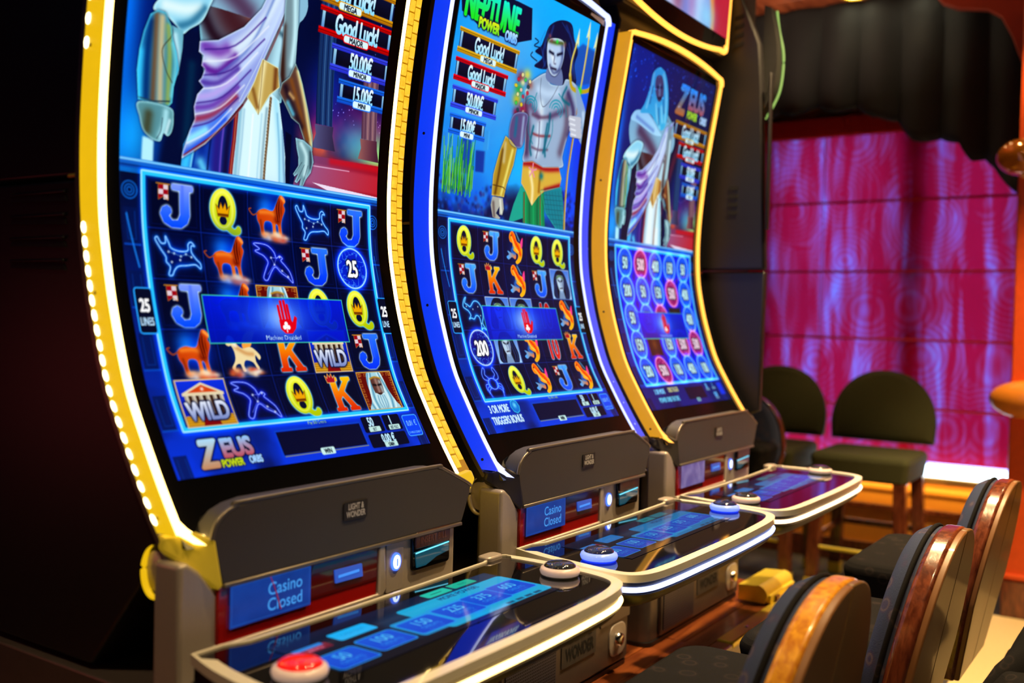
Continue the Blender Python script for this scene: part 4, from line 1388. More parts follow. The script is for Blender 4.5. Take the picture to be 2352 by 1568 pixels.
def robed_scene(c):
    """robed elder before pillars and a night sky, with the jackpot windows"""
    # ---- night sky and sunset glow to the right, cold light to the left
    c.rect(0, 0, CW, 548, hx('0a1c60'), g=hx('101a50'))
    c.rect(0, 0, 130, 548, hx('0a2a80'), g=hx('0a2a78'))
    c.spot(10, 490, 45, hx('38c0ff'), 0.95, ry=70)
    c.spot(0, 300, 22, hx('1a8af0'), 0.9, ry=220)
    c.spot(150, 380, 60, hx('06103a'), 0.9, ry=170)
    c.spot(430, 260, 130, hx('070c30'), 0.95, ry=150)
    n = fbm(c.h, c.w, 5, 11)
    right = np.clip((c.X - 340) / 60, 0, 1)
    c.blend(np.exp(-((c.Y - 405) / 55) ** 2) * right * np.clip(n * 1.6 - 0.2, 0, 1), hx('c02a9a'), 0.95)
    c.blend(np.exp(-((c.Y - 440) / 40) ** 2) * right * np.clip((n - 0.35) * 2.4, 0, 1), hx('ff8a50'), 0.8)
    c.spot(560, 450, 60, hx('c8ff9a'), 0.9, ry=45)
    c.spot(500, 430, 50, hx('60c8e8'), 0.6, ry=36)
    c.spot(420, 340, 45, hx('1a48d0'), 0.6, ry=60)
    stars(c, 400, 60, CW, 400, 160, 5, 0.9, 0.9)
    # floor and steps
    c.fill([(363, 469), (590, 463), (594, 540), (344, 533)], hx('8a5a86'), g=(380, 470, 560, 540, hx('a01c30')))
    c.fill([(374, 483), (586, 483), (582, 520), (365, 520)], hx('a86a90'), g=(400, 480, 560, 520, hx('c03848')), soft=2)
    c.line([(364, 487), (487, 484)], 2, hx('f0d0e8'), 0.8)
    c.fill([(392, 516), (577, 524), (577, 534), (442, 529)], hx('f4e8f8'))
    c.soft([(440, 472), (584, 470)], 8, hx('d02030'), 0.7)
    # pillars
    column(c, [(378, 197), (420, 186), (436, 410), (394, 411)], hx('2a4878'), hx('5a80a8'), hx('0c1c48'))
    c.fill([(392, 412), (439, 410), (438, 426), (447, 453), (387, 454), (396, 428)], hx('6a6a90'), g=(390, 0, 450, 0, hx('3a3050')))
    column(c, [(505, 283), (547, 282), (557, 418), (515, 418)], hx('8a6a78'), hx('c09a98'), hx('4a2848'))
    c.fill([(512, 419), (559, 417), (561, 434), (568, 457), (509, 457), (516, 436)], hx('b08078'), g=(500, 0, 560, 0, hx('5a3048')))
    # bright shaft at the left edge
    c.fill([(38, 491), (58, 492), (57, 541), (36, 540)], hx('c8f4ff'), soft=1.5)
    # dark cloak behind
    c.fill([(86, 316), (139, 310), (135, 399), (129, 489), (113, 539), (65, 542), (74, 491), (93, 441)], hx('0a1440'), soft=4)
    c.soft([(120, 368), (119, 429), (116, 491)], 9, hx('0e3a5a'), 0.8)
    # ---- torso
    torso = [(90, 250), (148, 186), (268, 142), (323, 168), (340, 208), (331, 262), (312, 326), (309, 390), (230, 423), (147, 390), (135, 338), (128, 306), (109, 271)]
    T = c.fill(torso, hx('8fb8c8'))
    c.soft([(150, 199), (177, 266), (216, 291), (248, 254), (230, 196)], 42, hx('4a1c24'), 0.9, T)
    c.soft([(137, 290), (156, 312), (184, 326)], 12, hx('2a1020'), 0.9, T)
    c.soft([(212, 257), (233, 279), (220, 318)], 9, hx('a06a60'), 0.6, T)
    c.soft([(282, 224), (298, 263), (296, 315), (292, 367)], 22, hx('d0f4ff'), 0.9, T)
    c.soft([(277, 268), (306, 279), (320, 258)], 5, hx('4a6a78'), 0.8, T)
    c.soft([(305, 313), (302, 365), (305, 394)], 7, hx('7a98a0'), 0.6, T)
    rim(c, T, hx('a8f0ff'), 3, 0.7)
    # ---- shoulder, long hair and beard
    sh = [(54, 226), (56, 187), (79, 164), (146, 159), (211, 175), (303, 165), (348, 216), (309, 261), (166, 269), (89, 269)]
    Sm = c.fill(sh, hx('a0c8dc'), smooth=True)
    c.soft([(120, 215), (185, 242), (220, 261)], 22, hx('5a3a58'), 0.85, Sm)
    dr = [(53, 193), (77, 166), (146, 161), (232, 196), (251, 208), (197, 212), (97, 197)]
    Dm = c.fill(dr, hx('c4ecff'), smooth=True)
    c.soft([(86, 182), (199, 202)], 6, hx('7a98d0'), 0.7, Dm)
    ha = [(135, 56), (154, 35), (180, 27), (216, 39), (249, 81), (271, 141), (267, 180), (242, 194), (208, 180), (160, 161), (102, 167), (118, 138), (133, 93)]
    Hm = c.fill(ha, hx('5fc8ea'), smooth=True)
    for q in [[(143, 50), (144, 94), (132, 147)], [(203, 42), (242, 94), (261, 166)], [(187, 129), (207, 163), (235, 189)], [(222, 129), (244, 169)]]:
        c.soft(q, 5, hx('c0f6ff'), 0.8, Hm)
    for q in [[(150, 87), (148, 132)], [(216, 86), (245, 143)], [(208, 138), (225, 179)]]:
        c.soft(q, 4, hx('2a6a9a'), 0.7, Hm)
    fa = [(162, 55), (191, 47), (214, 68), (221, 100), (203, 119), (178, 106), (161, 80)]
    Fm = c.fill(fa, hx('6a5468'), smooth=True)
    c.soft([(190, 74), (198, 100)], 5, hx('a8b8c8'), 0.8, Fm)
    for q in [[(174, 82), (185, 81)], [(198, 79), (208, 75)], [(191, 111), (210, 107)]]:
        c.soft(q, 4, hx('181228'), 1.0, Fm, False)
    # ---- left arm
    arm = [(43, 301), (58, 278), (106, 245), (148, 247), (142, 275), (131, 298), (111, 314), (98, 325), (86, 316), (65, 305)]
    A = c.fill(arm, hx('a8e0f4'), smooth=True)
    c.soft([(64, 290), (95, 288), (124, 280)], 12, hx('f0ffff'), 0.9, A)
    c.soft([(90, 315), (113, 303), (135, 277)], 7, hx('3a7a9a'), 0.8, A)
    rim(c, A, hx('e0ffff'), 3, 0.8)
    elbow = [(77, 317), (99, 320), (100, 346), (96, 387), (86, 402), (78, 358)]
    E_ = c.fill(elbow, hx('88c0d0'))
    c.soft([(85, 330), (92, 361), (88, 392)], 5, hx('d8f8ff'), 0.8, E_)
    br = [(30, 337), (39, 310), (51, 301), (65, 301), (78, 320), (81, 336), (90, 355), (96, 379), (89, 408), (88, 432), (82, 439), (55, 439), (28, 438), (23, 396), (25, 364)]
    B = c.fill(br, hx('3a8ab8'))
    c.soft([(29, 369), (27, 408), (29, 437)], 10, hx('5ad8ff'), 0.9, B)
    c.soft([(42, 321), (39, 367), (41, 434)], 7, hx('0a3a78'), 0.9, B)
    c.soft([(50, 309), (52, 364), (53, 435)], 6, hx('7a5a40'), 0.9, B)
    c.soft([(60, 310), (62, 355), (66, 436)], 7, hx('d8c8a0'), 0.9, B)
    c.soft([(72, 320), (78, 364), (80, 435)], 6, hx('a8b868'), 0.85, B)
    c.soft([(82, 344), (90, 375), (86, 422)], 4, hx('8ad0d8'), 0.9, B)
    c.line([(63, 301), (80, 328), (64, 356), (73, 385), (86, 402)], 1.6, hx('3a3020'), 0.7, smooth=True)
    c.line([(28, 435), (54, 436), (83, 431)], 2.4, hx('2a3a48'), 0.8)
    rim(c, B, hx('7ae8ff'), 2.5, 0.9)
    fist = [(29, 441), (84, 440), (92, 456), (90, 475), (83, 484), (75, 481), (69, 494), (53, 492), (39, 482), (32, 464)]
    F = c.fill(fist, hx('6fa0a8'), smooth=True)
    c.soft([(78, 448), (76, 467), (69, 486)], 6, hx('c0ecf4'), 0.9, F)
    c.soft([(47, 457), (45, 480)], 9, hx('4a4830'), 0.8, F)
    c.soft([(85, 460), (79, 481)], 3, hx('dff8ff'), 0.8, F)
    c.line([(72, 458), (70, 478), (63, 491)], 1.2, hx('2a3a48'), 0.8, smooth=True)
    rim(c, F, hx('c8f8ff'), 2, 0.8)
    # ---- skirt, cool folds at the left
    sk = [(136, 433), (228, 401), (219, 453), (210, 532), (108, 533), (112, 492), (127, 462)]
    K = c.fill(sk, hx('2a5ab8'))
    c.soft([(132, 468), (121, 504), (115, 531)], 12, hx('60d8ff'), 0.9, K)
    c.soft([(159, 449), (148, 493), (142, 530)], 9, hx('1a3a98'), 0.9, K)
    c.soft([(181, 432), (178, 481), (176, 529)], 12, hx('3a2a88'), 0.9, K)
    c.soft([(204, 420), (198, 478), (195, 532)], 9, hx('1a1448'), 0.95, K)
    c.soft([(146, 515), (155, 530)], 9, hx('8ae8ff'), 0.8, K)
    for k, q in enumerate([[(146, 459), (132, 499), (126, 530)], [(170, 440), (163, 490), (159, 530)], [(192, 426), (187, 480), (184, 530)], [(137, 488), (130, 529)]]):
        c.soft(q, 2.0, hx(('a8f0ff', '0a1a58', '8a6ad0', '0a3a98')[k]), 0.8, K)
    rim(c, K, hx('6ad8ff'), 2, 0.5)
    # white tunic front
    tu = [(218, 405), (234, 395), (260, 419), (286, 379), (304, 388), (317, 437), (326, 481), (328, 532), (207, 530), (213, 468)]
    U1 = c.fill(tu, hx('e4fbff'))
    c.soft([(222, 410), (220, 467), (216, 528)], 5, hx('88b8d0'), 0.7, U1)
    c.soft([(296, 388), (310, 453), (319, 531)], 7, hx('b8e8f8'), 0.9, U1)
    c.soft([(278, 406), (275, 466), (272, 533)], 3, hx('7a98a8'), 0.6, U1)
    c.soft([(317, 437), (326, 526)], 3, hx('80a8c8'), 0.8, U1)
    c.line([(215, 408), (212, 469), (206, 530)], 8, hx('8a2028'))
    c.line([(215, 408), (212, 469), (206, 530)], 2, hx('c88a70'), 0.8)
    c.line([(285, 387), (283, 457), (278, 532)], 5, hx('9a8468'))
    for k in range(26):
        x, y = 285.3 - 0.28 * k, 387 + 5.7 * k
        c.line([(x - 2, y), (x + 2, y), (x + 2, y + 3)], 1.0, hx('4a3020'), 0.8)
    for k, q in enumerate([[(230, 416), (228, 473), (223, 527)], [(249, 421), (247, 478), (244, 528)], [(268, 417), (266, 475), (263, 530)], [(302, 410), (311, 468), (314, 531)]]):
        c.soft(q, 2.0, hx(('a8cce0', 'ffffff', 'b8dcec', '90c0dc')[k]), 0.7, U1)
    c.fill([(323, 436), (338, 441), (338, 534), (329, 532)], hx('0a0c30'))
    # ---- robe thrown over the shoulder
    robe = [(275, 182), (247, 247), (215, 285), (166, 318), (131, 328), (131, 344), (140, 348), (138, 364), (145, 368), (140, 383), (135, 389), (145, 397), (134, 410), (129, 430), (132, 449), (123, 469), (111, 505), (110, 514), (154, 485), (195, 443), (225, 406), (248, 369), (265, 322), (289, 265), (308, 209), (320, 155)]
    R_ = c.fill(robe, hx('a8b4e8'))
    c.soft([(288, 200), (256, 266), (206, 321), (152, 354)], 15, hx('eaf8ff'), 0.9, R_)
    c.soft([(293, 228), (263, 293), (214, 354), (164, 390)], 9, hx('d8e8ff'), 0.85, R_)
    c.soft([(142, 333), (168, 336), (184, 328)], 11, hx('7a3aa8'), 0.75, R_)
    c.soft([(138, 364), (171, 367), (203, 336)], 7, hx('6a2a98'), 0.9, R_)
    c.soft([(137, 390), (173, 384), (210, 354)], 6, hx('5a3aa0'), 0.8, R_)
    c.soft([(134, 414), (166, 403), (207, 370)], 6, hx('c8b8f0'), 0.9, R_)
    c.soft([(130, 432), (167, 420), (213, 383)], 5, hx('7a4ab0'), 0.8, R_)
    c.soft([(132, 449), (168, 435), (210, 399)], 6, hx('a03a58'), 0.85, R_)
    c.soft([(128, 468), (161, 453), (194, 428)], 7, hx('6a9af0'), 0.9, R_)
    c.soft([(116, 506), (154, 477), (191, 440)], 7, hx('3a6ae0'), 0.9, R_)
    c.soft([(122, 483), (153, 463)], 7, hx('a8f0ff'), 0.9, R_)
    c.soft([(279, 203), (251, 275), (222, 324), (172, 371)], 3, hx('7088c8'), 0.6, R_)
    for k, q in enumerate([[(142, 338), (201, 318), (258, 259)], [(141, 357), (203, 336), (266, 271)], [(140, 379), (197, 358), (260, 294)], [(138, 401), (190, 381), (248, 319)], [(133, 424), (184, 404), (237, 350)], [(131, 442), (180, 422), (226, 377)], [(127, 462), (169, 444), (215, 400)], [(119, 489), (161, 463), (203, 420)]]):
        c.soft(q, 1.6, hx(('4a2a8a', 'f4f8ff')[k % 2]), 0.7, R_)
    c.line([(313, 171), (300, 241), (266, 330), (226, 409), (179, 460), (134, 498)], 4.5, hx('8a6a70'), 0.9, smooth=True)
    c.line([(226, 409), (179, 460), (113, 509)], 3, hx('7a2030'), 0.9, smooth=True)
    c.line([(303, 182), (289, 236), (256, 327), (218, 405)], 1.6, hx('d8e8f8'), 0.8, smooth=True)
    rim(c, R_, hx('e8fbff'), 2.2, 0.8)
    # gold belt plate
    bl_ = [(260, 327), (296, 334), (302, 365), (282, 382), (260, 419), (234, 395), (247, 366)]
    G = c.fill(bl_, hx('c8b070'))
    c.soft([(265, 333), (262, 373), (260, 414)], 5, hx('f4ecc0'), 0.9, G)
    c.soft([(291, 338), (292, 371)], 5, hx('7a4a28'), 0.9, G)
    c.soft([(245, 380), (257, 407)], 4, hx('8a6030'), 0.8, G)
    c.line(bl_, 1.6, hx('e8f0d0'), 0.9, True)
    c.line([(262, 328), (262, 373), (260, 419)], 1.2, hx('6a4a20'), 0.7)
    # ---- right arm
    ua = [(292, 163), (324, 198), (331, 255), (334, 321), (327, 371), (308, 368), (299, 344), (300, 292), (298, 248)]
    UA = c.fill(ua, hx('8aa0a8'))
    c.soft([(298, 263), (303, 313), (309, 360)], 7, hx('3a1810'), 0.9, UA)
    c.soft([(318, 214), (326, 271), (325, 323)], 6, hx('d8f8ff'), 0.9, UA)
    rim(c, UA, hx('c8f4ff'), 2.2, 0.7)
    bc = [(334, 318), (344, 330), (355, 350), (372, 389), (388, 433), (390, 460), (372, 451), (354, 419), (335, 411), (314, 386), (303, 374), (307, 357), (323, 343)]
    Bc = c.fill(bc, hx('6a4a40'))
    c.soft([(342, 330), (365, 383), (387, 452)], 5, hx('f0e8b0'), 0.9, Bc)
    c.soft([(328, 348), (352, 393), (376, 442)], 5, hx('8a5a30'), 0.9, Bc)
    c.soft([(316, 362), (338, 396), (359, 422)], 7, hx('2a1828'), 0.9, Bc)
    c.soft([(324, 387), (338, 404)], 5, hx('7ad0e8'), 0.8, Bc)
    c.soft([(327, 371), (336, 377)], 4, hx('c8a878'), 0.9, Bc)
    c.line(bc, 1.4, hx('b8d8d0'), 0.7, True)
    rim(c, Bc, hx('a8e0e8'), 2.0, 0.6)
    hn = [(348, 444), (367, 445), (387, 454), (394, 480), (388, 500), (376, 514), (368, 529), (361, 528), (365, 512), (355, 522), (350, 520), (358, 505), (349, 511), (346, 507), (358, 491), (357, 476), (352, 462)]
    Hn = c.fill(hn, hx('86a8b0'))
    c.soft([(362, 452), (376, 473), (373, 505)], 5, hx('d4f0f4'), 0.9, Hn)
    c.soft([(386, 464), (388, 491)], 4, hx('3a4a58'), 0.9, Hn)
    rim(c, Hn, hx('c0f0ff'), 1.8, 0.8)
    for a, b in [[(381, 488), (368, 526)], [(372, 488), (355, 519)], [(366, 484), (348, 508)]]:
        c.line([a, b], 1.0, hx('2a3848'), 0.7)
    # ---- jackpot windows
    sign_box(c, 336, 150, 566, 190, hx('e0b030'), hx('a87018'), 'Good Luck!', 'MEGA', 44, 15)
    sign_box(c, 382, 208, 570, 244, hx('e01818'), hx('a00810'), 'Good Luck!', 'MAJOR', 40, 14)
    sign_box(c, 420, 266, 572, 301, hx('5a68e8'), hx('3a40c0'), '50,00\u20ac', 'MINOR', 36, 13)
    sign_box(c, 446, 324, 572, 355, hx('3a8ae8'), hx('1a5ac0'), '15,00\u20ac', 'MINI', 33, 12)
    c.text('Z', 346, 82, 118, hx('3aa0ff'), 0.72, 0.05, 0.25, halo=hx('081038'), halo_r=2.5, col2=hx('c88048'))
    c.text('EUS', 456, 72, 84, hx('3aa8ff'), 0.85, 0.045, 0.0, halo=hx('081038'), halo_r=2.5, col2=hx('b86a70'))
    c.text('POWER', 436, 118, 30, hx('b8e050'), 0.7, 0.04, halo=hx('081038'), halo_r=2)
    c.text('ORBS', 522, 119, 30, hx('c8e4ff'), 0.65, 0.04, halo=hx('081038'), halo_r=2)

def picture1():
    c = Cv(CW, CH, 0.95, hx('081236'))
    robed_scene(c)
    # ---- reels
    reel_frame(c)
    lines_tag(c, 24, 757)
    lines_tag(c, 560, 757)
    rows = [('J', 'Q', 'L', 'B', 'j'), ('B', 'L', 'E', 'j', 'o25'), ('J', 'L', 'P', 'Q', 'Q'), ('L', 'H', 'K', 'W', 'j'), ('W', 'E', 'Q', 'K', 'P')]
    draw = {'J': lambda x, y: sym_J(c, x, y), 'j': lambda x, y: sym_J(c, x, y, 1.0, '4a90ff', '1048e8'), 'Q': lambda x, y: sym_Q(c, x, y, 0.95), 'K': lambda x, y: sym_K(c, x, y, 0.95),
            'L': lambda x, y: sym_lion(c, x, y, 1.05), 'B': lambda x, y: sym_bull(c, x, y), 'E': lambda x, y: sym_eagle(c, x, y), 'P': lambda x, y: sym_elder(c, x, y),
            'H': lambda x, y: sym_horse(c, x, y), 'W': lambda x, y: sym_wild(c, x, y), 'o25': lambda x, y: sym_orb(c, x, y, '25')}
    for r, row in enumerate(rows):
        for q, k in enumerate(row):
            draw[k](GX(q), GY(r))
    banner(c)
    footer(c, 'logo')
    return c.a

# ---- second machine -------------------------------------------------------------
def picture2():
    c = Cv(CW, CH, 0.82, hx('1a80e0'))
    c.rect(0, 0, CW, 545, hx('1ab4f4'), g=hx('1a68d8'))
    n = fbm(c.h, c.w, 5, 21)
    c.blend(np.clip((n - 0.45) * 2, 0, 1) * (c.Y < 545), hx('7ad8ff'), 0.45)
    c.spot(180, 200, 150, hx('9ac4ec'), 0.65, ry=190)
    c.spot(560, 330, 60, hx('1040e0'), 0.9, ry=220)
    c.spot(480, 40, 120, hx('12b8ff'), 0.8, ry=70)
    c.spot(330, 400, 140, hx('30d0ff'), 0.7, ry=90)
    # peaks and sunken pillars
    c.fill([(455, 100), (502, 63), (571, 68), (605, 138), (479, 175)], hx('2a50a8'), 0.8, soft=3)
    for poly, col in (([(66, 356), (105, 352), (114, 439), (72, 440)], '1a4cb0'), ([(122, 385), (158, 382), (160, 429), (126, 431)], '123a9a'), ([(147, 338), (167, 335), (168, 378), (148, 381)], '4aa0e0'), ([(-3, 363), (21, 364), (23, 414), (2, 413)], '3a90e0')):
        m = c.fill(poly, hx(col), 0.9, soft=0.8)
        c.soft([poly[1], poly[2]], 4, hx('6ac8ff'), 0.5, m)
    # reef
    dk = np.clip((c.Y - (440 + 60 * n + 40 * np.sin(c.X / 60))) / 40, 0, 1) * (c.Y < 548)
    c.blend(dk, hx('06123e'), 0.92)
    r = random.Random(3)
    for k in range(150):
        x, y = r.random() * 260, 450 + r.random() * 90
        c.spot(x, y, 3 + 5 * r.random(), hx(('1a60e0', '0a2aa0', '2a80e8', '0a1450', '503a70')[k % 5]), 0.65)
    for k in range(90):
        x, y = 500 + r.random() * 68, 430 + r.random() * 110
        c.spot(x, y, 3 + 5 * r.random(), hx(('1a48e0', '0a1a80', '2a60ff', '0a0a40')[k % 4]), 0.65)
    for k in range(80):
        x = 10 + r.random() * 110
        h = 40 + r.random() * 75
        c.line([(x, 470 + r.random() * 20), (x + (r.random() - .5) * 26, 475 - h)], 1.6 + 1.4 * r.random(), hx(('2a9a2a', '6ac83a', '1a7a4a', 'a0e05a')[k % 4]), 0.75)
    # ---- man with trident: hair
    hair = [(330, 89), (344, 58), (388, 35), (436, 32), (459, 62), (485, 88), (479, 122), (500, 160), (461, 184), (387, 157), (333, 162), (306, 160), (333, 136), (300, 129), (321, 111)]
    Hm = c.fill(hair, hx('0a1440'), smooth=True)
    for pts in ([(343, 80), (333, 123), (349, 150)], [(415, 42), (462, 83), (474, 144)], [(359, 56), (349, 99)], [(439, 78), (489, 151)]):
        c.soft(pts, 4, hx('2a50a0'), 0.6, Hm)
    for pts in ([(319, 116), (293, 117), (308, 105), (292, 101)], [(314, 148), (286, 142), (290, 133)]):
        c.line(pts, 3, hx('0a1440'), 0.9, smooth=True)
    # trunk
    tr = [(324, 184), (366, 165), (384, 186), (439, 179), (454, 161), (502, 166), (534, 196), (518, 243), (495, 301), (484, 346), (481, 374), (323, 385), (313, 351), (306, 301), (287, 254), (291, 213)]
    T = c.fill(tr, hx('a8bcd4'), smooth=True)
    c.soft([(290, 243), (313, 300), (322, 360)], 14, hx('4a2a50'), 0.8, T)
    c.soft([(469, 209), (486, 270), (471, 337)], 14, hx('6a5a70'), 0.8, T)
    c.soft([(360, 240), (368, 301), (367, 353)], 14, hx('e4f4ff'), 0.85, T)
    c.soft([(339, 208), (379, 211), (424, 199)], 12, hx('d0e4f8'), 0.8, T)
    c.soft([(329, 269), (364, 270), (405, 261)], 5, hx('6a5068'), 0.8, T)
    c.soft([(339, 312), (370, 313), (416, 306)], 3.5, hx('8a3038'), 0.75, T)
    c.soft([(342, 344), (374, 346), (412, 340)], 3.5, hx('6a4a60'), 0.7, T)
    c.soft([(363, 281), (370, 332), (366, 366)], 2.5, hx('6a6888'), 0.8, T)
    rim(c, T, hx('dff4ff'), 3, 0.8)
    c.soft([(312, 249), (356, 270)], 10, hx('5a3a60'), 0.6, T)
    c.soft([(405, 261), (464, 236)], 9, hx('4a3058'), 0.7, T)
    c.soft([(472, 192), (510, 234), (500, 290)], 10, hx('3a2a58'), 0.8, T)
    for (x, y), rr in zip([(316, 249), (428, 240)], (26, 30)):
        for q in (1.0, 0.66, 0.34):
            c.line(circ(x, y, rr * q, rr * q * 0.75, 20, 180, 400), 3.6, hx('1a9ab0'), 0.85, clip=T)
    for pts in ([(339, 296), (333, 338), (342, 362)], [(398, 280), (396, 322), (404, 356)], [(460, 179), (448, 208), (484, 217)], [(404, 255), (406, 295), (394, 349)]):
        c.soft(pts, 4, hx('0a6a80'), 0.85, T)
    c.line([(343, 182), (349, 217), (369, 244), (401, 217), (423, 181)], 1.6, hx('3a3a50'), 0.8, smooth=True)
    c.spot(*[(366, 256)][0], 6, hx('d8e0e8'), 0.9)
    for q in [[(316, 277), (319, 309), (344, 336)], [(419, 266), (424, 302), (405, 342)], [(429, 201), (463, 219), (480, 248)], [(334, 218), (328, 238)]]:
        c.line(q, 3.2, hx('128898'), 0.75, smooth=True, clip=T)
    # neck and face
    for q in [[(329, 74), (316, 107), (335, 131), (315, 154)], [(345, 62), (333, 99), (354, 129), (341, 162)], [(434, 39), (462, 72), (464, 114), (497, 150)], [(434, 89), (467, 124), (466, 172)], [(393, 39), (427, 55)]]:
        c.line(q, 2.0, hx('3a6ab8'), 0.55, smooth=True)
    nk = [(368, 146), (418, 140), (438, 178), (383, 184), (360, 173)]
    c.fill(nk, hx('7a88b0'), smooth=True)
    fc = [(347, 95), (378, 80), (415, 81), (425, 112), (419, 143), (401, 164), (376, 161), (357, 138)]
    F = c.fill(fc, hx('c4d8f0'), smooth=True)
    c.soft([(410, 90), (421, 124), (411, 155)], 7, hx('5a6a9a'), 0.85, F)
    c.soft([(369, 115), (388, 136)], 6, hx('f4fbff'), 0.9, F)
    for a, b in [[(360, 115), (378, 117)], [(396, 115), (415, 107)]]:
        c.soft([a, b], 3.5, hx('0c1030'), 1.0, F, False)
    c.soft([(385, 120), (386, 136), (394, 137)], 2.5, hx('6a7090'), 0.8, F)
    c.soft([(377, 150), (400, 149)], 3, hx('2a2440'), 1.0, F, False)
    c.soft([(346, 92), (381, 90), (420, 82)], 5, hx('5a6a3a'), 1.0)
    c.spot(*[(386, 86)][0], 5, hx('30e050'), 1.0)
    for p in [(351, 81), (421, 86), (361, 88)]:
        c.spot(*p, 6, hx('8a5060'), 0.9)
    rim(c, F, hx('f4fbff'), 2, 0.6, 0.7)
    c.soft([(371, 145), (392, 159), (416, 146)], 4, hx('3a4070'), 0.6, F)
    # shell pauldron
    for p, (rr, col) in zip([(261, 197), (284, 186), (258, 225), (300, 206), (256, 248), (283, 265), (271, 207), (260, 277), (290, 223)], [(17, '9a3a48'), (15, 'd8d870'), (16, '3aa850'), (13, 'a06a60'), (17, 'c8c040'), (17, 'a02848'), (9, 'e8e8b0'), (13, '9a2a4a'), (8, 'd0e8e0')]):
        c.spot(*p, rr, hx(col), 0.95, ry=rr * 0.8)
    r2 = random.Random(8)
    for k, p in enumerate([(266, 190), (252, 203), (280, 199), (245, 218), (295, 212), (268, 224), (257, 236), (279, 237), (255, 256), (277, 256), (265, 270), (288, 272), (299, 199), (295, 226)]):
        c.fill(circ(p[0], p[1], 5 + 3 * r2.random(), 4 + 2 * r2.random(), 7), hx(('f0e8b0', 'c8324a', '40c860', 'e8d040', '2a4a58', 'f8d0c0')[k % 6]), 0.9)
        c.line(circ(p[0], p[1], 6, 5, 9), 0.9, hx('20283a'), 0.6, True)
    # left arm, bracer and hand
    ar = [(254, 282), (307, 273), (308, 311), (298, 351), (254, 350), (241, 322)]
    A = c.fill(ar, hx('6a5a88'), smooth=True)
    c.soft([(294, 283), (296, 343)], 5, hx('b0c4e0'), 0.8, A)
    c.soft([(266, 290), (267, 328)], 6, hx('1a7a98'), 0.7, A)
    br = [(230, 336), (252, 342), (280, 356), (273, 397), (251, 446), (244, 474), (195, 475), (196, 428), (212, 376)]
    B = c.fill(br, hx('b89a40'), smooth=False)
    c.soft([(264, 364), (248, 421), (232, 468)], 5, hx('f0e890'), 0.9, B)
    c.soft([(225, 369), (217, 425), (208, 471)], 5, hx('6a4a18'), 0.9, B)
    c.soft([(233, 353), (233, 393)], 6, hx('d8d0b0'), 0.7, B)
    c.line([(196, 451), (238, 452), (249, 457)], 2.5, hx('5a3a18'), 0.9)
    rim(c, B, hx('fff0a0'), 2.2, 0.6)
    rim(c, A, hx('b0e0ff'), 2.2, 0.6)
    hn = [(198, 477), (240, 477), (246, 501), (240, 516), (229, 515), (228, 497), (215, 514), (233, 523), (226, 528), (202, 524), (193, 497)]
    Hd = c.fill(hn, hx('b8b8b0'))
    c.soft([(230, 483), (236, 510)], 4, hx('f0f4e8'), 0.9, Hd)
    c.soft([(203, 491), (208, 520)], 5, hx('6a5a58'), 0.8, Hd)
    # belt and wrap
    wr = [(313, 438), (341, 450), (356, 480), (328, 514), (266, 532), (285, 487)]
    c.fill(wr, hx('2aa898'), smooth=False)
    wr2 = [(398, 441), (494, 421), (509, 463), (523, 530), (480, 528), (429, 493)]
    m = c.fill(wr2, hx('1a8a9a'))
    for q in [[(411, 442), (452, 534)], [(424, 440), (464, 533)], [(439, 439), (476, 532)], [(453, 437), (489, 531)], [(467, 435), (502, 530)], [(482, 434), (515, 529)], [(496, 432), (528, 528)], [(511, 430), (541, 527)], [(400, 450), (519, 442)], [(401, 461), (521, 454)], [(402, 472), (522, 466)], [(404, 484), (524, 478)], [(405, 496), (525, 490)], [(406, 507), (526, 502)], [(406, 519), (527, 514)], [(407, 531), (528, 527)]]:
        c.line(q, 1.2, hx('0a4a60'), 0.8, clip=m)
    sk = [(322, 452), (415, 441), (427, 528), (328, 526)]
    S_ = c.fill(sk, hx('0f8a5a'))
    for k, q in enumerate([[(334, 453), (340, 528)], [(351, 451), (357, 526)], [(368, 449), (375, 525)], [(385, 447), (392, 523)], [(403, 445), (410, 522)]]):
        c.soft(q, 3.5, hx(('1ab070', '0a5a3c')[k % 2]), 0.8, S_)
    for q in [[(328, 454), (334, 532)], [(399, 445), (406, 525)]]:
        c.line(q, 3, hx('a01830'), 0.9)
    be = [(312, 384), (352, 376), (401, 384), (473, 374), (491, 400), (486, 422), (415, 441), (389, 457), (364, 481), (333, 449), (312, 433)]
    B2 = c.fill(be, hx('d8b85a'))
    c.soft([(316, 386), (360, 383), (410, 387), (478, 378)], 7, hx('a01428'), 0.9, B2)
    c.soft([(418, 437), (485, 418)], 6, hx('a01428'), 0.9, B2)
    c.soft([(346, 403), (362, 437), (363, 474)], 6, hx('fbf0c0'), 0.9, B2)
    c.soft([(391, 397), (391, 444)], 5, hx('8a5a18'), 0.7, B2)
    c.spot(*[(397, 406)][0], 9, hx('1a7a8a'), 0.9)
    for a in range(5):
        x, y = [(356, 398)][0]
        c.line([(x, y), (x + 17 * math.cos(a * 1.256 - 1.57), y + 17 * math.sin(a * 1.256 - 1.57))], 4, hx('e8a0b8'))
    rim(c, B2, hx('fff4c0'), 1.8, 0.6)
    rim(c, m, hx('6af0e0'), 2, 0.5)
    # trident
    c.line([(527, 181), (526, 274), (518, 385), (519, 531)], 7.5, hx('a87818'))
    c.line([(529, 181), (529, 274), (520, 385), (521, 530)], 2.8, hx('e8e060'))
    gold = hx('c0a838')
    c.line([(466, 146), (483, 174), (523, 177), (568, 163), (571, 134)], 11, gold, smooth=True)
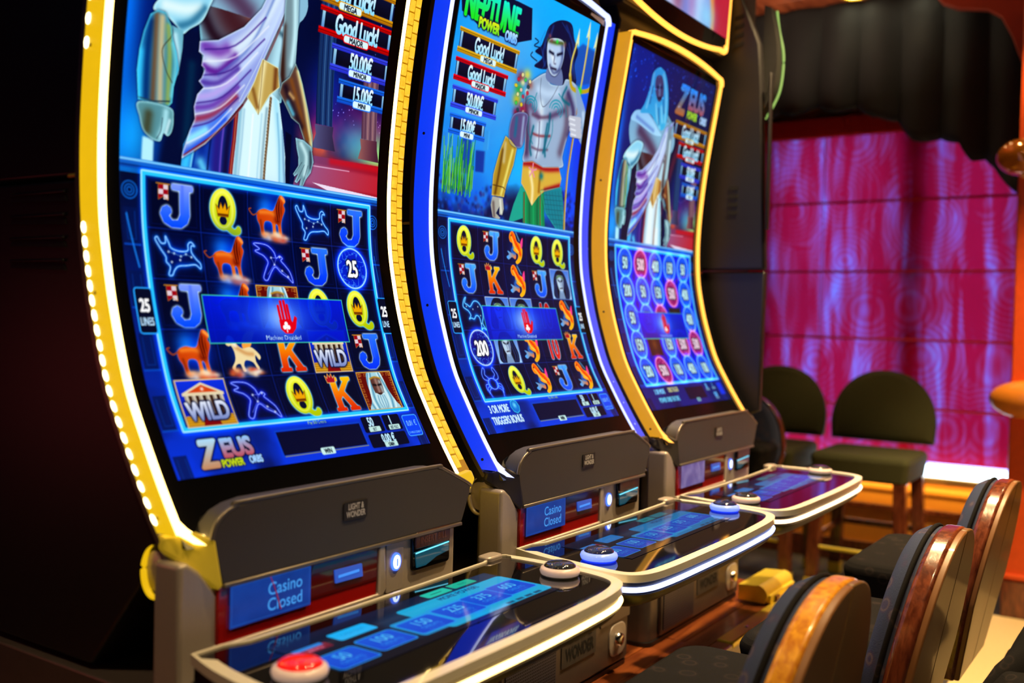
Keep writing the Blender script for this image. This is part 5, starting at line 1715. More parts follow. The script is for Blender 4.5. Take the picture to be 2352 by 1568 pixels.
    for p in ([(467, 151), (464, 114), (474, 70), (477, 52)], [(526, 171), (527, 111), (526, 57), (522, 24)], [(573, 139), (569, 102), (568, 67), (563, 40)]):
        c.line(p, 7, gold, smooth=True)
        c.line([(x - 1, y) for x, y in p], 2.5, hx('f4f4b0'), 0.9, smooth=True)
    for x, y in [(477, 54), (522, 26), (564, 42)]:
        c.fill([(x - 1, y - 24), (x + 8, y + 22), (x, y + 14), (x - 9, y + 22)], hx('e8f0c0'))
    c.spot(*[(521, 177)][0], 11, hx('20e020'), 1.0)
    # gripping hand and arm
    ra = [(502, 166), (542, 195), (570, 225), (582, 265), (582, 315), (565, 301), (526, 274), (501, 259), (505, 243), (527, 230)]
    A2 = c.fill(ra, hx('98b0d0'), smooth=True)
    c.soft([(556, 225), (573, 266)], 6, hx('d8ecff'), 0.8, A2)
    for a, b in [[(498, 249), (545, 245)], [(503, 261), (549, 257)], [(509, 273), (554, 270)], [(514, 285), (558, 282)]]:
        c.line([a, b], 15, hx('c8ccd8'))
        c.line([a, (a[0] * .5 + b[0] * .5, a[1])], 4, hx('f4f8ff'), 0.8)
        c.line([(a[0], a[1] + 8.5), (b[0], b[1] + 8.5)], 2, hx('4a4a70'), 0.8)
    # ---- title and jackpot windows
    c.fill([(-10, 43), (262, 41), (279, 108), (221, 128), (78, 129), (46, 117), (11, 112)], hx('08103a'))
    c.text('NEPTUNE', 120, 84, 66, hx('30e8d0'), 0.70, 0.05, 0.0, halo=hx('06103a'), halo_r=2, col2=hx('30d838'), ys=1.35)
    c.text('POWER', 112, 118, 30, hx('e8e83a'), 0.74, 0.05, halo=hx('06103a'), halo_r=2, col2=hx('7ad83a'))
    c.text('ORBS', 198, 121, 29, hx('d0f0ff'), 0.66, 0.05, halo=hx('06103a'), halo_r=2, col2=hx('7ab8ff'))
    sign_box(c, 18, 146, 236, 186, hx('e8c040'), hx('b08418'), 'Good Luck!', 'MEGA', 38, 15)
    sign_box(c, 18, 208, 206, 244, hx('e0142a'), hx('a00a20'), 'Good Luck!', 'MAJOR', 35, 14)
    sign_box(c, 20, 266, 180, 301, hx('5a70f0'), hx('3a48d0'), '50,00\u20ac', 'MINOR', 36, 13)
    sign_box(c, 22, 324, 146, 355, hx('3a8cf0'), hx('1a60d0'), '15,00\u20ac', 'MINI', 32, 12)
    # ---- reels
    reel_frame(c, '3cc4f0', '04082a')
    lines_tag(c, 24, 757)
    lines_tag(c, 560, 757)
    rows = ['QjFQQ', 'jKFjM', 'gMMtF', 'oMFtK', 'cQFjF']
    draw = {'j': lambda x, y: sym_J(c, x, y, 0.95, '6ac0ff', '1a60ff'), 'Q': lambda x, y: sym_Q(c, x, y, 0.92), 'K': lambda x, y: sym_K(c, x, y, 0.92), 'F': lambda x, y: sym_fish(c, x, y, 1.02),
            'M': lambda x, y: sym_mariner(c, x, y), 'g': lambda x, y: sym_goat(c, x, y), 't': lambda x, y: sym_10(c, x, y), 'c': lambda x, y: sym_crab(c, x, y),
            'o': lambda x, y: sym_orb(c, x, y, '200', 1.05, '141c98', 'c0d8ff', 4)}
    for r_, row in enumerate(rows):
        for q, k in enumerate(row):
            draw[k](GX(q), GY(r_))
    banner(c)
    footer(c, 'bonus')
    return c.a

# ---- third machine --------------------------------------------------------------
def picture3():
    c = Cv(CW, CH, 0.50, hx('0a1a60'))
    robed_scene(c)
    c.spot(20, 60, 300, hx('0a38b0'), 0.35, ry=120)
    stars(c, 0, 5, CW, 110, 130, 9, 0.8, 1.6, hx('5aa8ff'))
    reel_frame(c, '48c8ff', '0a1a80')
    c.rect(44, 549, 540, 941, hx('0a28c8'), 0.7)
    vals = [['50', '500', '400', '150', '50'], ['200', '50', '150', '500', '400'], ['50', '50', '500', None, '400'], ['150', None, '150', '500', '500'], ['200', '500', '100', '400', '100']]
    for r_, row in enumerate(vals):
        for q, t in enumerate(row):
            if t is None:
                c.rect(GX(q) - 40, GY(r_) - 34, GX(q) + 40, GY(r_) + 34, hx('3a2420'), 0.9)
                c.spot(GX(q), GY(r_), 18, hx('8a5a30'), 0.7)
            else:
                sym_orb(c, GX(q), GY(r_), t, 1.06, 'b02a70' if t == '500' else '1a6ae8', '7ad8ff', q + 5 * r_, hx('d8fbff') if t != '500' else hx('ffe8f4'), 42, t == '500')
    banner(c)
    c.rect(0, 952, CW, CH, hx('101450'), 0.6)
    c.text('3 OR MORE', 100, 968, 20, hx('9ae0ff'), 0.62, 0.03)
    c.text('ORBS TRIGGER', 190, 966, 20, hx('c8c89a'), 0.5, 0.03)
    c.text('POWER ORBS FEATURE', 140, 994, 20, hx('8ad8f0'), 0.62, 0.03)
    footer_min(c)
    return c.a

def footer_min(c):
    c.rect(268, 964, 400, 1003, hx('080c38'))
    c.rround(318, 1000, 342, 1012, 3, hx('a8d8d8'))
    c.text('WIN', 330, 1006, 11, hx('061028'), 0.7, 0.02)
    for x, y, t in ((430, 965, '50'), (478, 963, '1'), (470, 996, '0,00')):
        c.text(t, x, y, 21, hx('8ad0ff'), 0.6, 0.03)
        c.rround(x - 12, y + 8, x + 14, y + 16, 2, hx('7a9ab8'))
    c.rround(512, 958, 548, 1000, 5, hx('1a4ae0'))

def picture(i):
    a = np.clip((picture1, picture2, picture3)[i](), 0, 1.15)
    a = a ** (1.22, 1.15, 1.25)[i]                     # panel response
    l = a.mean(2, keepdims=True)
    return np.clip(l + (a - l) * 1.18, 0, 1.3)

def sign_picture(i):
    """notice behind the red panel"""
    c = Cv(156, 62, 1.6 if i < 2 else 0.8, hx('1444a8'))
    n = fbm(c.h, c.w, 6, 50 + i)
    c.blend(np.clip(n, 0, 1), hx('0a2470'), 0.55)
    if i < 2:
        c.text('Casino', 104, 20, 26, hx('4aa8ff'), 0.95, 0.008)
        c.text('Closed', 104, 43, 26, hx('4aa8ff'), 0.95, 0.008)
        c.line([(3, 3), (153, 3), (153, 59), (3, 59)], 1.0, hx('3a78d8'), 0.5, True)
    else:
        c.a[:] = hx('6a5a9a')
        c.blend(np.clip((n - 0.35) * 2.2, 0, 1), hx('a090c0'), 0.7)
        c.line([(110, 6), (122, 30), (118, 50)], 1.2, hx('e0d8f0'), 0.8, smooth=True)
    return c.a, None

def deck_picture(i):
    """touch panel of the button deck: 500 x 156 mm"""
    c = Cv(500, 156, 1.15 if i < 2 else 0.5, hx('020616'))
    dim = 1.0 if i == 0 else 0.85
    c.rect(0, 0, 500, 156, hx('061a3a'), g=hx('03081c'))
    c.fill([(170, 40), (470, 0), (500, 0), (500, 70), (240, 132), (150, 132)], hx('0a4a78'), 0.5, soft=8)
    lite = hx('1ad0ff') if i == 0 else hx('10a8f0')
    c.rround(225, 30, 500, 142, 10, hx('0a88d0') if i else hx('0fb4e8'), 0.95)
    tiles = [('50', 40, 110, 40), ('100', 125, 103, 40), ('150', 215, 100, 42), ('225', 300, 96, 42), ('375', 378, 92, 42), ('600', 455, 88, 42)]
    for t, x, y, w in tiles:
        if t in ('150', '225'):
            c.rround(x - w - 2, y - 36, x + w + 2, y + 34, 8, hx('1aa0e8'), 0.9)
        c.rround(x - w + 3, y - 29, x + w - 3, y + 27, 7, hx('0a58e0'), edge=hx('1a9af8'), ew=2.5, g=hx('0a48d8'))
        c.text(t, x, y - 11, 30, hx('3ab8ff'), 0.82, 0.01, col2=hx('5ac8ff'))
        c.text('CREDITS', x, y + 9, 13, hx('2a9af8'), 0.85, 0.0)
        c.text('PLAY 25 LINES', x, y + 20, 6.5, hx('2a8af0'), 0.85, 0.0)
    c.rround(8, 42, 66, 62, 3, hx('8a1838'), g=hx('6a1030'))
    c.rect(8, 38, 60, 47, hx('2a8ae8'))
    c.text('SERVICE', 38, 54, 10, hx('e06a90'), 0.8, 0.02)
    c.rround(84, 26, 160, 58, 5, hx('14b8ff') if i == 0 else hx('0f80d8'))
    c.text('CASH OUT', 122, 42, 12, hx('0a90e0'), 0.8, 0.0)
    c.rround(318, 2, 380, 24, 4, hx('1ac8b0') if i == 0 else hx('0e8a98'))
    c.rround(388, 0, 450, 22, 4, hx('1ab89a') if i == 0 else hx('0e7a90'))
    c.line([(335, 13), (362, 13)], 2, hx('06403a'))
    c.text('PAYS', 420, 11, 11, hx('0a6a6a'), 0.8, 0.01)
    c.rect(300, 30, 470, 42, hx('0fb0e0') if i == 0 else hx('0a80c0'), 0.9)
    c.text('MORE POWER!', 372, 40, 17, hx('06307a'), 0.9, 0.02)
    for k in range(4):
        c.rect(372 + k * 26, 132, 392 + k * 26, 139, hx('06507a'))
    return np.clip(c.a * dim, 0, 1)

def topper_picture():
    c = Cv(640, 470, 0.25, hx('7a90e0'))
    n = fbm(c.h, c.w, 4, 77)
    m = 0.5 + 0.5 * np.sin(c.X / 34 + 5 * n)
    c.blend(m, hx('c0d8ff'), 0.9)
    c.spot(260, 380, 40, hx('a02a40'), 0.8, ry=110)
    c.spot(360, 400, 30, hx('b080c0'), 0.7, ry=120)
    c.blend(np.clip((c.X - 470 - 60 * n) / 30, 0, 1), hx('c01a30'), 0.95)
    c.blend(np.exp(-((c.X - 480 - 60 * n) / 16) ** 2), hx('ff8a20'), 0.9)
    c.spot(470, 440, 60, hx('90d8ff'), 0.9, ry=50)
    return c.a

M['screen'] = screen_mat('screen_picture', 1.0)
M['deck_screen'] = screen_mat('deck_picture', 0.9, 0.08)
M['sign_screen'] = screen_mat('sign_picture', 0.8, 0.3)
M['lamp_white'] = glow('coin_lamp_white', (0.75, 0.88, 1.0), 3.0)
M['lamp_blue_rim'] = glow('coin_lamp_blue', (0.05, 0.15, 1.0), 2.2)
M['slot_blue'] = glow('ticket_slot_blue', (0.015, 0.09, 0.55), 0.9)
M['slot_blue_hi'] = glow('ticket_slot_light', (0.04, 0.30, 1.0), 1.0)
M['bill_cyan'] = mat('bill_mouth_cyan', (0.01, 0.03, 0.045), 0.1, vary=0.6, scale=60, coat=0.6, emit=(0.01, 0.16, 0.26), estr=0.35)
M['bill_edge'] = glow('bill_edge_cyan', (0.15, 0.75, 1.0), 1.6)
M['bill_plate'] = mat('bill_plate', (0.055, 0.014, 0.010), 0.3, vary=0.1)
M['bill_text'] = mat('bill_text', (0.16, 0.055, 0.045), 0.5)
M['dome_clear'] = mat('dome_smoked', (0.03, 0.033, 0.045), 0.05, coat=1.0, vary=0.05)
M['dome_red'] = mat('dome_red', (0.55, 0.008, 0.006), 0.07, coat=1.0, emit=(1.0, 0.015, 0.008), estr=0.75)
M['dome_blue'] = mat('dome_blue', (0.02, 0.03, 0.12), 0.05, coat=1.0, vary=0.05)
M['btn_white'] = mat('button_ring_white', (0.78, 0.60, 0.52), 0.28, vary=0.03, emit=(0.9, 0.62, 0.50), estr=0.25, coat=0.5)
M['btn_blue'] = mat('button_ring_blue', (0.25, 0.35, 0.9), 0.25, vary=0.03, emit=(0.18, 0.30, 1.0), estr=1.1, coat=0.5)
M['blue_base'] = glow('button_base_blue', (0.01, 0.04, 1.0), 1.1)
M['grille'] = None

def grille_mat():
    m, nt, b = node_mat('speaker_grille')
    tc = N(nt, 'ShaderNodeTexCoord')
    mp = N(nt, 'ShaderNodeMapping')
    mp.inputs['Scale'].default_value = (150, 150, 150)
    L(nt, tc.outputs['Object'], mp.inputs['Vector'])
    vo = N(nt, 'ShaderNodeTexVoronoi')
    vo.inputs['Scale'].default_value = 1.0
    vo.inputs['Randomness'].default_value = 0.0
    L(nt, mp.outputs[0], vo.inputs['Vector'])
    cr = N(nt, 'ShaderNodeValToRGB')
    cr.color_ramp.elements[0].position = 0.33
    cr.color_ramp.elements[0].color = (0.004, 0.004, 0.006, 1)
    cr.color_ramp.elements[1].position = 0.42
    cr.color_ramp.elements[1].color = (0.10, 0.10, 0.16, 1)
    L(nt, vo.outputs['Distance'], cr.inputs[0])
    L(nt, cr.outputs[0], b.inputs['Base Color'])
    b.inputs['Roughness'].default_value = 0.4
    b.inputs['Metallic'].default_value = 0.5
    return m
M['grille'] = grille_mat()

SPEC = [
    dict(strip=glow('strip_gold', (1.0, 0.66, 0.20), 7.0), side=glow('side_gold', (0.95, 0.55, 0.004), 0.95),
         gusset=mat('gusset_gold_lit', (0.85, 0.66, 0.08), 0.38, metal=0.1, vary=0.05, emit=(0.9, 0.6, 0.02), estr=0.16), led=glow('led_gold', (1.0, 0.62, 0.20), 7.0),  # strip light on the gusset put into its gold base and faint emission
         label='nearest slot machine, yellow light frame, screen showing a white robed torso above reels'),
    dict(strip=glow('strip_bluewhite', (0.50, 0.56, 1.0), 2.0), side=glow('side_blue', (0.0, 0.045, 1.0), 1.0),
         gusset=mat('gusset_dark', (0.05, 0.045, 0.055), 0.36, metal=0.3, vary=0.05), led=glow('led_bluewhite', (0.42, 0.50, 1.0), 4.5),
         label='middle slot machine in a blue light frame, screen showing a man with a trident'),
    dict(strip=glow('strip_orange', (1.0, 0.40, 0.05), 2.6), side=glow('side_amber', (0.86, 0.37, 0.010), 0.85),
         gusset=mat('gusset_grey', (0.10, 0.09, 0.08), 0.36, metal=0.3, vary=0.05), led=glow('led_warm', (1.0, 0.60, 0.30), 6.0),
         label='third slot machine in an orange light frame, screen filled with round blue orbs'),
]

def machine(i):
    sp = SPEC[i]
    cx = CX[i]
    t = thing('slot_machine', (cx, 1.45, PZ), sp['label'], 'slot machine', 'row of slot machines')
    P = lambda name, vf, m, par=t, **k: part(name, vf, m, par, **k)
    X = lambda vf: move(vf, (cx, 0, H))
    # housing behind the screen, split by a seam
    zs = list(np.linspace(-0.32, 0.186, 14))
    lo = [(PY(z) + 0.028, z + H) for z in zs] + [(1.82, 0.190 + H), (1.82, -0.52 + H), (1.30, -0.52 + H)]
    P('lower_housing', prism(lo, cx - 0.325, cx + 0.325, 'YZ'), M['housing'], bevel=0.004)
    zs = list(np.linspace(0.192, 0.80, 14))
    up = [(PY(z) + 0.028, z + H) for z in zs] + [(1.30, 0.90 + H), (1.82, 0.98 + H), (1.82, 0.196 + H)]
    P('upper_housing', prism(up, cx - 0.327, cx + 0.327, 'YZ'), M['housing'], bevel=0.004)
    for k in range(4):
        z = 0.155 - 0.034 * k
        sl = P('vent_slot', prism([(1.372, H + z), (1.520, H + z + 0.004), (1.516, H + z + 0.014), (1.378, H + z + 0.010)], cx - 0.3275, cx - 0.30, 'YZ'), M['slot_black'])
        P('vent_lip', box(cx - 0.331, cx - 0.325, 1.374, 1.518, H + z + 0.012, H + z + 0.017), M['housing'], sl, bevel=0.002)
    P('hinge_pin', tube([(cx - 0.329, 1.345, H + 0.191), (cx - 0.329, 1.362, H + 0.191)], 0.003, 10), M['brass'])
    # black glass around the picture
    v, f = [], []
    zs = np.linspace(-0.325, 0.765, 70)
    for z in zs:
        for x, l in ((-0.315, 0.0), (0.315, 0.0), (0.315, -0.03), (-0.315, -0.03)):
            v.append((cx + x, PY(z) - l, H + z))
    for k in range(len(zs) - 1):
        for q in range(4):
            f.append((4 * k + q, 4 * k + (q + 1) % 4, 4 * k + 4 + (q + 1) % 4, 4 * k + 4 + q))
    f += [(0, 1, 2, 3), tuple(4 * len(zs) - 4 + q for q in range(4))]
    P('bezel', (v, f), M['black_gloss'], smooth=False)
    ap = [(-0.30, 0.762), (0.30, 0.762)] + [(x, 0.786 - 0.021 * (x / 0.30) ** 2) for x in np.linspace(0.30, -0.30, 17)]
    P('top_bezel', X(prism(ap, PY(0.78) - 0.002, PY(0.78) + 0.03, 'XZ')), M['black_gloss'])
    # picture
    display('screen', cx, picture(i), M['screen'], t)
    # light frame
    lw, ll = (0.0045, 0.003) if i < 2 else (0.0105, 0.007)
    P('light_strip', cat(ribbon(cx, left_run, 0.0125, -0.006, 0.012), ribbon(cx, left_run[-1:] + top_run, 0.011, -0.006, 0.010), ribbon(cx, top_run[-1:] + right_run, lw, -0.006, ll)), sp['strip'])
    sl = [(-FX - 0.0070, z) for z in np.linspace(-0.305, 0.765, 60)]
    v, f = [], []
    for x, z in sl:
        for dx, l in ((0.0, 0.012), (-0.0035, 0.012), (-0.0035, -0.026), (0.0, -0.026)):
            v.append((cx + x + dx, PY(z) - l, H + z))
    for k in range(len(sl) - 1):
        for q in range(4):
            f.append((4 * k + q, 4 * k + (q + 1) % 4, 4 * k + 4 + (q + 1) % 4, 4 * k + 4 + q))
    f += [(0, 1, 2, 3), tuple(4 * len(sl) - 4 + q for q in range(4))]
    P('side_light_panel', (v, f), sp['side'])
    P('side_edge', cat(*[([(cx - FX - 0.0115 + dx, PY(z) + l, H + z) for z in np.linspace(-0.32, 0.775, 60) for dx, l in ((0, 0.026), (0, 0.036), (0.006, 0.036), (0.006, 0.026))],
                         [(4 * k + q, 4 * k + (q + 1) % 4, 4 * k + 4 + (q + 1) % 4, 4 * k + 4 + q) for k in range(59) for q in range(4)])]), M['base'])
    # right hand band, slanting back from the strip
    v, f = [], []
    zr = np.linspace(-0.300, 0.765, 60)
    for z in zr:
        for x, l in ((FX + 0.003, 0.001), (FX + 0.038, 0.002), (FX + 0.040, -0.020), (FX + 0.003, -0.016)):
            v.append((cx + x, PY(z) - l, H + z))
    for k in range(len(zr) - 1):
        for q in range(4):
            f.append((4 * k + q, 4 * k + (q + 1) % 4, 4 * k + 4 + (q + 1) % 4, 4 * k + 4 + q))
    f += [(0, 1, 2, 3), tuple(4 * len(zr) - 4 + q for q in range(4))]
    band = P('light_band', (v, f), [glow('band_amber', (0.62, 0.24, 0.002), 0.8), sp['side'], M['black_gloss']][i])
    if i == 0:
        # prismatic tiles in two staggered columns
        tile = glow('prism_tile', (1.0, 0.66, 0.05), 1.25, (0.85, 0.34, 0.004), 70, False)
        me0 = None
        ntile = 43
        for k in range(ntile):
            for c in range(2):
                z = -0.290 + (k + 0.5 * c) * 0.0245
                if z > 0.75: continue
                u0, u1 = (0.06, 0.47) if c == 0 else (0.54, 0.95)
                vv = []
                for dz, pr in ((0.0014, 0), (0.0231, 0)):
                    for u in (u0, u1):
                        x = FX + 0.003 + 0.035 * u
                        vv.append((cx + x, PY(z + dz) - 0.0015 - 0.0006, H + z + dz))
                for dz in (0.004, 0.0205):
                    for u in (u0 + 0.08, u1 - 0.08):
                        x = FX + 0.003 + 0.035 * u
                        vv.append((cx + x, PY(z + dz) - 0.0015 - 0.0042, H + z + dz))
                part('prism_tile', (vv, [(0, 1, 5, 4), (1, 3, 7, 5), (3, 2, 6, 7), (2, 0, 4, 6), (4, 5, 7, 6)]), tile, band)
        bead = glow('edge_bead', (1.0, 0.80, 0.40), 6.0, sampled=False)
        for z in list(np.arange(-0.288, 0.125, 0.0212)) + list(np.arange(0.380, 0.56, 0.034)):
            T = np.array([PY(z + 0.005) - PY(z - 0.005), 0.01])
            T /= np.linalg.norm(T)
            c = (cx - FX - 0.0110, PY(z) + 0.020, H + z)
            pts = []
            v, f = lathe([(1e-4, -0.0088), (0.0040, -0.0065), (0.0054, 0.0), (0.0040, 0.0065), (1e-4, 0.0088)], (0, 0, 0), 10)
            v = [(c[0] + x * 0.5, c[1] + y + zq * T[0], c[2] + zq * T[1]) for x, y, zq in v]
            P('edge_bead', (v, f), bead, smooth=True)
    if i == 1:
        dot = glow('band_dot', (0.35, 0.5, 1.0), 1.6, sampled=False)
        for k in range(20):
            z = -0.27 + k * 0.052
            part('band_dot', egg((cx + FX + 0.022, PY(z) + 0.003, H + z), 0.003, 0.003, 0.007), dot, band, smooth=True)
    for z in (0.375, 0.02, -0.285):
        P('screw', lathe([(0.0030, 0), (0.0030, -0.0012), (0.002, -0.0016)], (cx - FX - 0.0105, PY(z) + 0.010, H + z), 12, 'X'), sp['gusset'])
    # gussets between light frame and hood
    A = [(-0.333, 1.127, -0.312), (-0.301, 1.102, -0.306), (-0.281, 1.084, -0.314), (-0.266, 1.084, -0.382), (-0.270, 1.088, -0.388), (-0.333, 1.136, -0.326), (-0.322, 1.114, -0.338),
         (-0.331, 1.142, -0.306), (-0.27, 1.142, -0.388), (-0.331, 1.142, -0.326), (-0.281, 1.142, -0.314)]
    g = ([(cx + x, y, H + z) for x, y, z in A], [(0, 1, 6, 5), (1, 2, 3, 6), (6, 3, 4), (5, 6, 4), (0, 5, 9, 7), (5, 4, 8, 9), (3, 2, 10, 8), (4, 3, 8), (2, 1, 0, 7, 10), (7, 9, 8, 10)])
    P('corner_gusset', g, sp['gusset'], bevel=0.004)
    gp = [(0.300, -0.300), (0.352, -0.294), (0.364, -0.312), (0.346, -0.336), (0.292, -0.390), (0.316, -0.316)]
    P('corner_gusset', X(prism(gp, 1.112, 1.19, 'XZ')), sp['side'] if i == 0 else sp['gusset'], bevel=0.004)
    # lamp on the left flank
    P('flank_disc', lathe([(0.004, -0.004), (0.028, -0.003), (0.034, 0.006), (0.034, 0.03)], (cx - 0.322, 1.152, H - 0.360), 28, 'X'), M['silver'], smooth=True)
    P('flank_lamp', tube([(cx - 0.327, 1.152 + 0.024 * math.cos(a), H - 0.360 + 0.036 * math.sin(a)) for a in np.linspace(math.radians(75), math.radians(-125), 22)],
                         [0.001 + 0.004 * math.sin(math.pi * k / 21) for k in range(22)], 8), sp['side'] if i == 0 else M['silver'], smooth=True)
    # hood
    hd = [(-0.266, -0.381), (-0.284, -0.315), (-0.278, -0.296), (-0.262, -0.281), (-0.240, -0.273), (-0.212, -0.269), (0.190, -0.269), (0.214, -0.271), (0.234, -0.277), (0.306, -0.310), (0.314, -0.318), (0.311, -0.328), (0.288, -0.380)]
    hood = P('hood', X(prism(hd, 1.086, 1.125, 'XZ')), M['hood'], bevel=0.003)
    P('hood_rim', tube([(cx + x, 1.0885, H + z) for x, z in catmull(hd[1:-2], 4)], 0.0036, 8), M['hood_rim'], hood, smooth=True)
    P('hood_lip', X(box(-0.264, 0.286, 1.083, 1.125, -0.386, -0.379)), M['hood_rim'], hood, bevel=0.002)
    bd = P('maker_badge', X(prism(rrect(-0.029, 0.026, -0.329, -0.300, 0.003), 1.0838, 1.088, 'XZ')), M['label_dark'], hood)
    for k, (s, zz) in enumerate((('LIGHT &', -0.3125), ('WONDER', -0.3245))):
        P('badge_lettering', letters(s, 0.0135, lambda x, y, zz=zz: (cx - 0.0015 + x, 1.0834, H + zz + y), 0.72, 0.03), M['label_text'], hood)
    # fascia
    fp = rrect(-0.275, 0.287, 1.094, 1.20, 0.020, 8)
    P('fascia', X(prism(fp, -0.53, -0.376, 'XY')), M['silver'], bevel=0.004)
    P('flank_pillar', X(prism([(-0.332, -0.53), (-0.332, -0.343), (-0.318, -0.341), (-0.298, -0.356), (-0.266, -0.394), (-0.266, -0.53)], 1.0945, 1.150, 'XZ')), M['silver'], bevel=0.020, segs=5)
    rp = P('ticket_panel', X(box(-0.270, 0.060, 1.090, 1.098, -0.466, -0.382)), M['red_panel'], bevel=0.002)
    P('smoked_window', X(prism([(-0.088, -0.3825), (0.058, -0.3825), (0.058, -0.440), (-0.105, -0.440), (-0.095, -0.41)], 1.0888, 1.0902, 'XZ')), M['red_dark'], rp)
    fr = [(0.060, -0.378), (0.074, -0.384), (0.079, -0.46), (0.070, -0.470), (-0.272, -0.470), (-0.272, -0.464), (0.060, -0.464)]
    P('panel_frame', X(prism(fr, 1.085, 1.098, 'XZ')), M['silver'], bevel=0.003)
    P('ticket_slot', X(prism([(-0.044, -0.404), (0.018, -0.405), (0.021, -0.426), (-0.041, -0.425)], 1.0862, 1.090, 'XZ')), M['slot_blue'], rp)
    P('ticket_light', X(prism([(-0.036, -0.4135), (0.011, -0.4125), (0.011, -0.4165), (-0.036, -0.4175)], 1.0852, 1.0864, 'XZ')), M['slot_blue_hi'], rp)
    if i == 0:
        P('red_curl', tube(catmull([(cx - 0.180, 1.0835, H - 0.386), (cx - 0.172, 1.0830, H - 0.405), (cx - 0.166, 1.0830, H - 0.420), (cx - 0.160, 1.0835, H - 0.437)], 5), [0.0006 + 0.0008 * k / 15 for k in range(16)], 6), mat('red_curl', (1.0, 0.03, 0.14), 0.3), rp)  # thin curved red line in front of the notice
    sg, sd = sign_picture(i)
    hh, w = sg.shape[:2]
    xs_ = np.broadcast_to(np.linspace(cx - 0.252, cx - 0.096, w)[None, :], (hh, w))
    zs_ = np.broadcast_to(np.linspace(H - 0.384, H - 0.446, hh)[:, None], (hh, w))
    color_grid('closed_notice', xs_, np.full((hh, w), 1.0865), zs_, sg, M['sign_screen'], rp)
    P('coin_panel', X(prism(rrect(0.083, 0.128, -0.470, -0.383, 0.004), 1.0905, 1.097, 'XZ')), M['silver'], bevel=0.001)
    P('coin_lamp', lathe([(0.0005, -0.004), (0.0085, -0.004), (0.0090, 0)], (cx + 0.1065, 1.0905, H - 0.4195), 24, 'Y', (1.0, 1.35)), M['lamp_white'], smooth=True)
    P('coin_lamp_rim', lathe([(0.0088, -0.003), (0.0118, -0.003), (0.0120, 0), (0.0088, 0)], (cx + 0.1065, 1.0905, H - 0.4195), 24, 'Y', (1.0, 1.28)), M['lamp_blue_rim'], smooth=True)
    P('coin_symbol', letters('i', 0.018, lambda x, y: (cx + 0.1065 + x, 1.0858, H - 0.4258 + y), 1.2, 0.05), M['lamp_blue_rim'])
    bv = P('bill_acceptor', X(prism(rrect(0.150, 0.256, -0.446, -0.376, 0.008), 1.0885, 1.098, 'XZ')), M['black_gloss'], bevel=0.002)
    P('bill_plate', X(prism(rrect(0.153, 0.252, -0.407, -0.378, 0.005), 1.0845, 1.089, 'XZ')), M['bill_plate'], bv, bevel=0.0015)
    if i < 2:
        P('bill_lettering', letters('INSERT BILL', 0.0165, lambda x, y: (cx + 0.2025 + x, 1.0838, H - 0.3985 + y), 0.86, 0.015), M['bill_text'], bv)
    P('bill_mouth', X(prism([(0.156, -0.415), (0.250, -0.409), (0.251, -0.425), (0.215, -0.430), (0.185, -0.440), (0.160, -0.440)], 1.0868, 1.0886, 'XZ')), M['bill_cyan'], bv)
    P('bill_edge_light', X(prism([(0.156, -0.4135), (0.250, -0.4085), (0.250, -0.4105), (0.156, -0.4155)], 1.0860, 1.0870, 'XZ')), M['bill_edge'], bv)
    # button deck
    zt = H - 0.445
    out = [(cx + x, y) for x, y in DECK]
    d = np.array([0.020 if p[1] < 1.02 else 0.005 for p in DECK])
    inn = inset(out, d)
    P('deck_rim', ring(out, inn, zt - 0.014, zt), M['champagne'], smooth=False, bevel=0.004, segs=3)
    P('deck_glass', prism(inn, zt - 0.012, zt - 0.003, 'XY'), M['glass_dark'])
    out2 = inset(out, 0.006)
    P('deck_band', prism(out2, zt - 0.042, zt - 0.011, 'XY'), M['dark_plastic'])
    fr_i = [k for k, p in enumerate(DECK) if p[1] < 0.93]
    i3 = inset(out, 0.003)
    P('deck_light', tube([(i3[k][0], i3[k][1], zt - 0.0275) for k in fr_i], 0.0046, 8), sp['led'], smooth=True)
    r0 = [(x, y, zt - 0.036) for x, y in inset(out, 0.002)]
    r1 = [(x, y, zt - 0.050) for x, y in inset(out, 0.012)]
    mc = (cx, 1.02)
    r2 = [(mc[0] + (x - mc[0]) * 0.82, mc[1] + (y - mc[1]) * 0.80, zt - 0.080) for x, y in out]
    r3 = [(mc[0] + (x - mc[0]) * 0.66, mc[1] + (y - mc[1]) * 0.55, zt - 0.098) for x, y in out]
    P('deck_underside', loft([r0, r1, r2, r3]), M['dark_plastic'], smooth=False)
    dp = deck_picture(i)
    hh, w = dp.shape[:2]
    dx = np.broadcast_to(np.linspace(cx - 0.272, cx + 0.228, w)[None, :], (hh, w))
    dy = np.broadcast_to(np.linspace(0.992, 0.836, hh)[:, None], (hh, w))
    color_grid('deck_screen', dx, dy, np.full((hh, w), zt - 0.0022), dp, M['deck_screen'], t)
    P('deck_bracket', X(prism(rrect(0.295, 0.345, 1.028, 1.058, 0.012), -0.452, -0.440, 'XY')), M['silver'], bevel=0.003)
    for k, bx in enumerate((-0.317, 0.302)):
        c = (cx + bx, 0.882, zt - 0.003)
        blue = (i == 1)
        b = P('play_button', lathe([(0.029, 0.0), (0.034, 0.004), (0.0355, 0.009), (0.0335, 0.014), (0.027, 0.017)], c, 36), M['btn_blue'] if blue else M['btn_white'], smooth=True)
        P('button_foot', lathe([(0.031, 0.0), (0.0335, 0.0035), (0.0338, 0.005), (0.031, 0.006)], c, 36), M['blue_base'] if blue else M['champagne'], b, smooth=True)
        dm = M['dome_red'] if (i == 0 and k == 0) else (M['dome_blue'] if blue else M['dome_clear'])
        P('button_dome', lathe([(0.0285, 0.0145), (0.0275, 0.019), (0.022, 0.0225), (0.012, 0.0245), (0.0005, 0.025)], c, 36), dm, b, smooth=True)
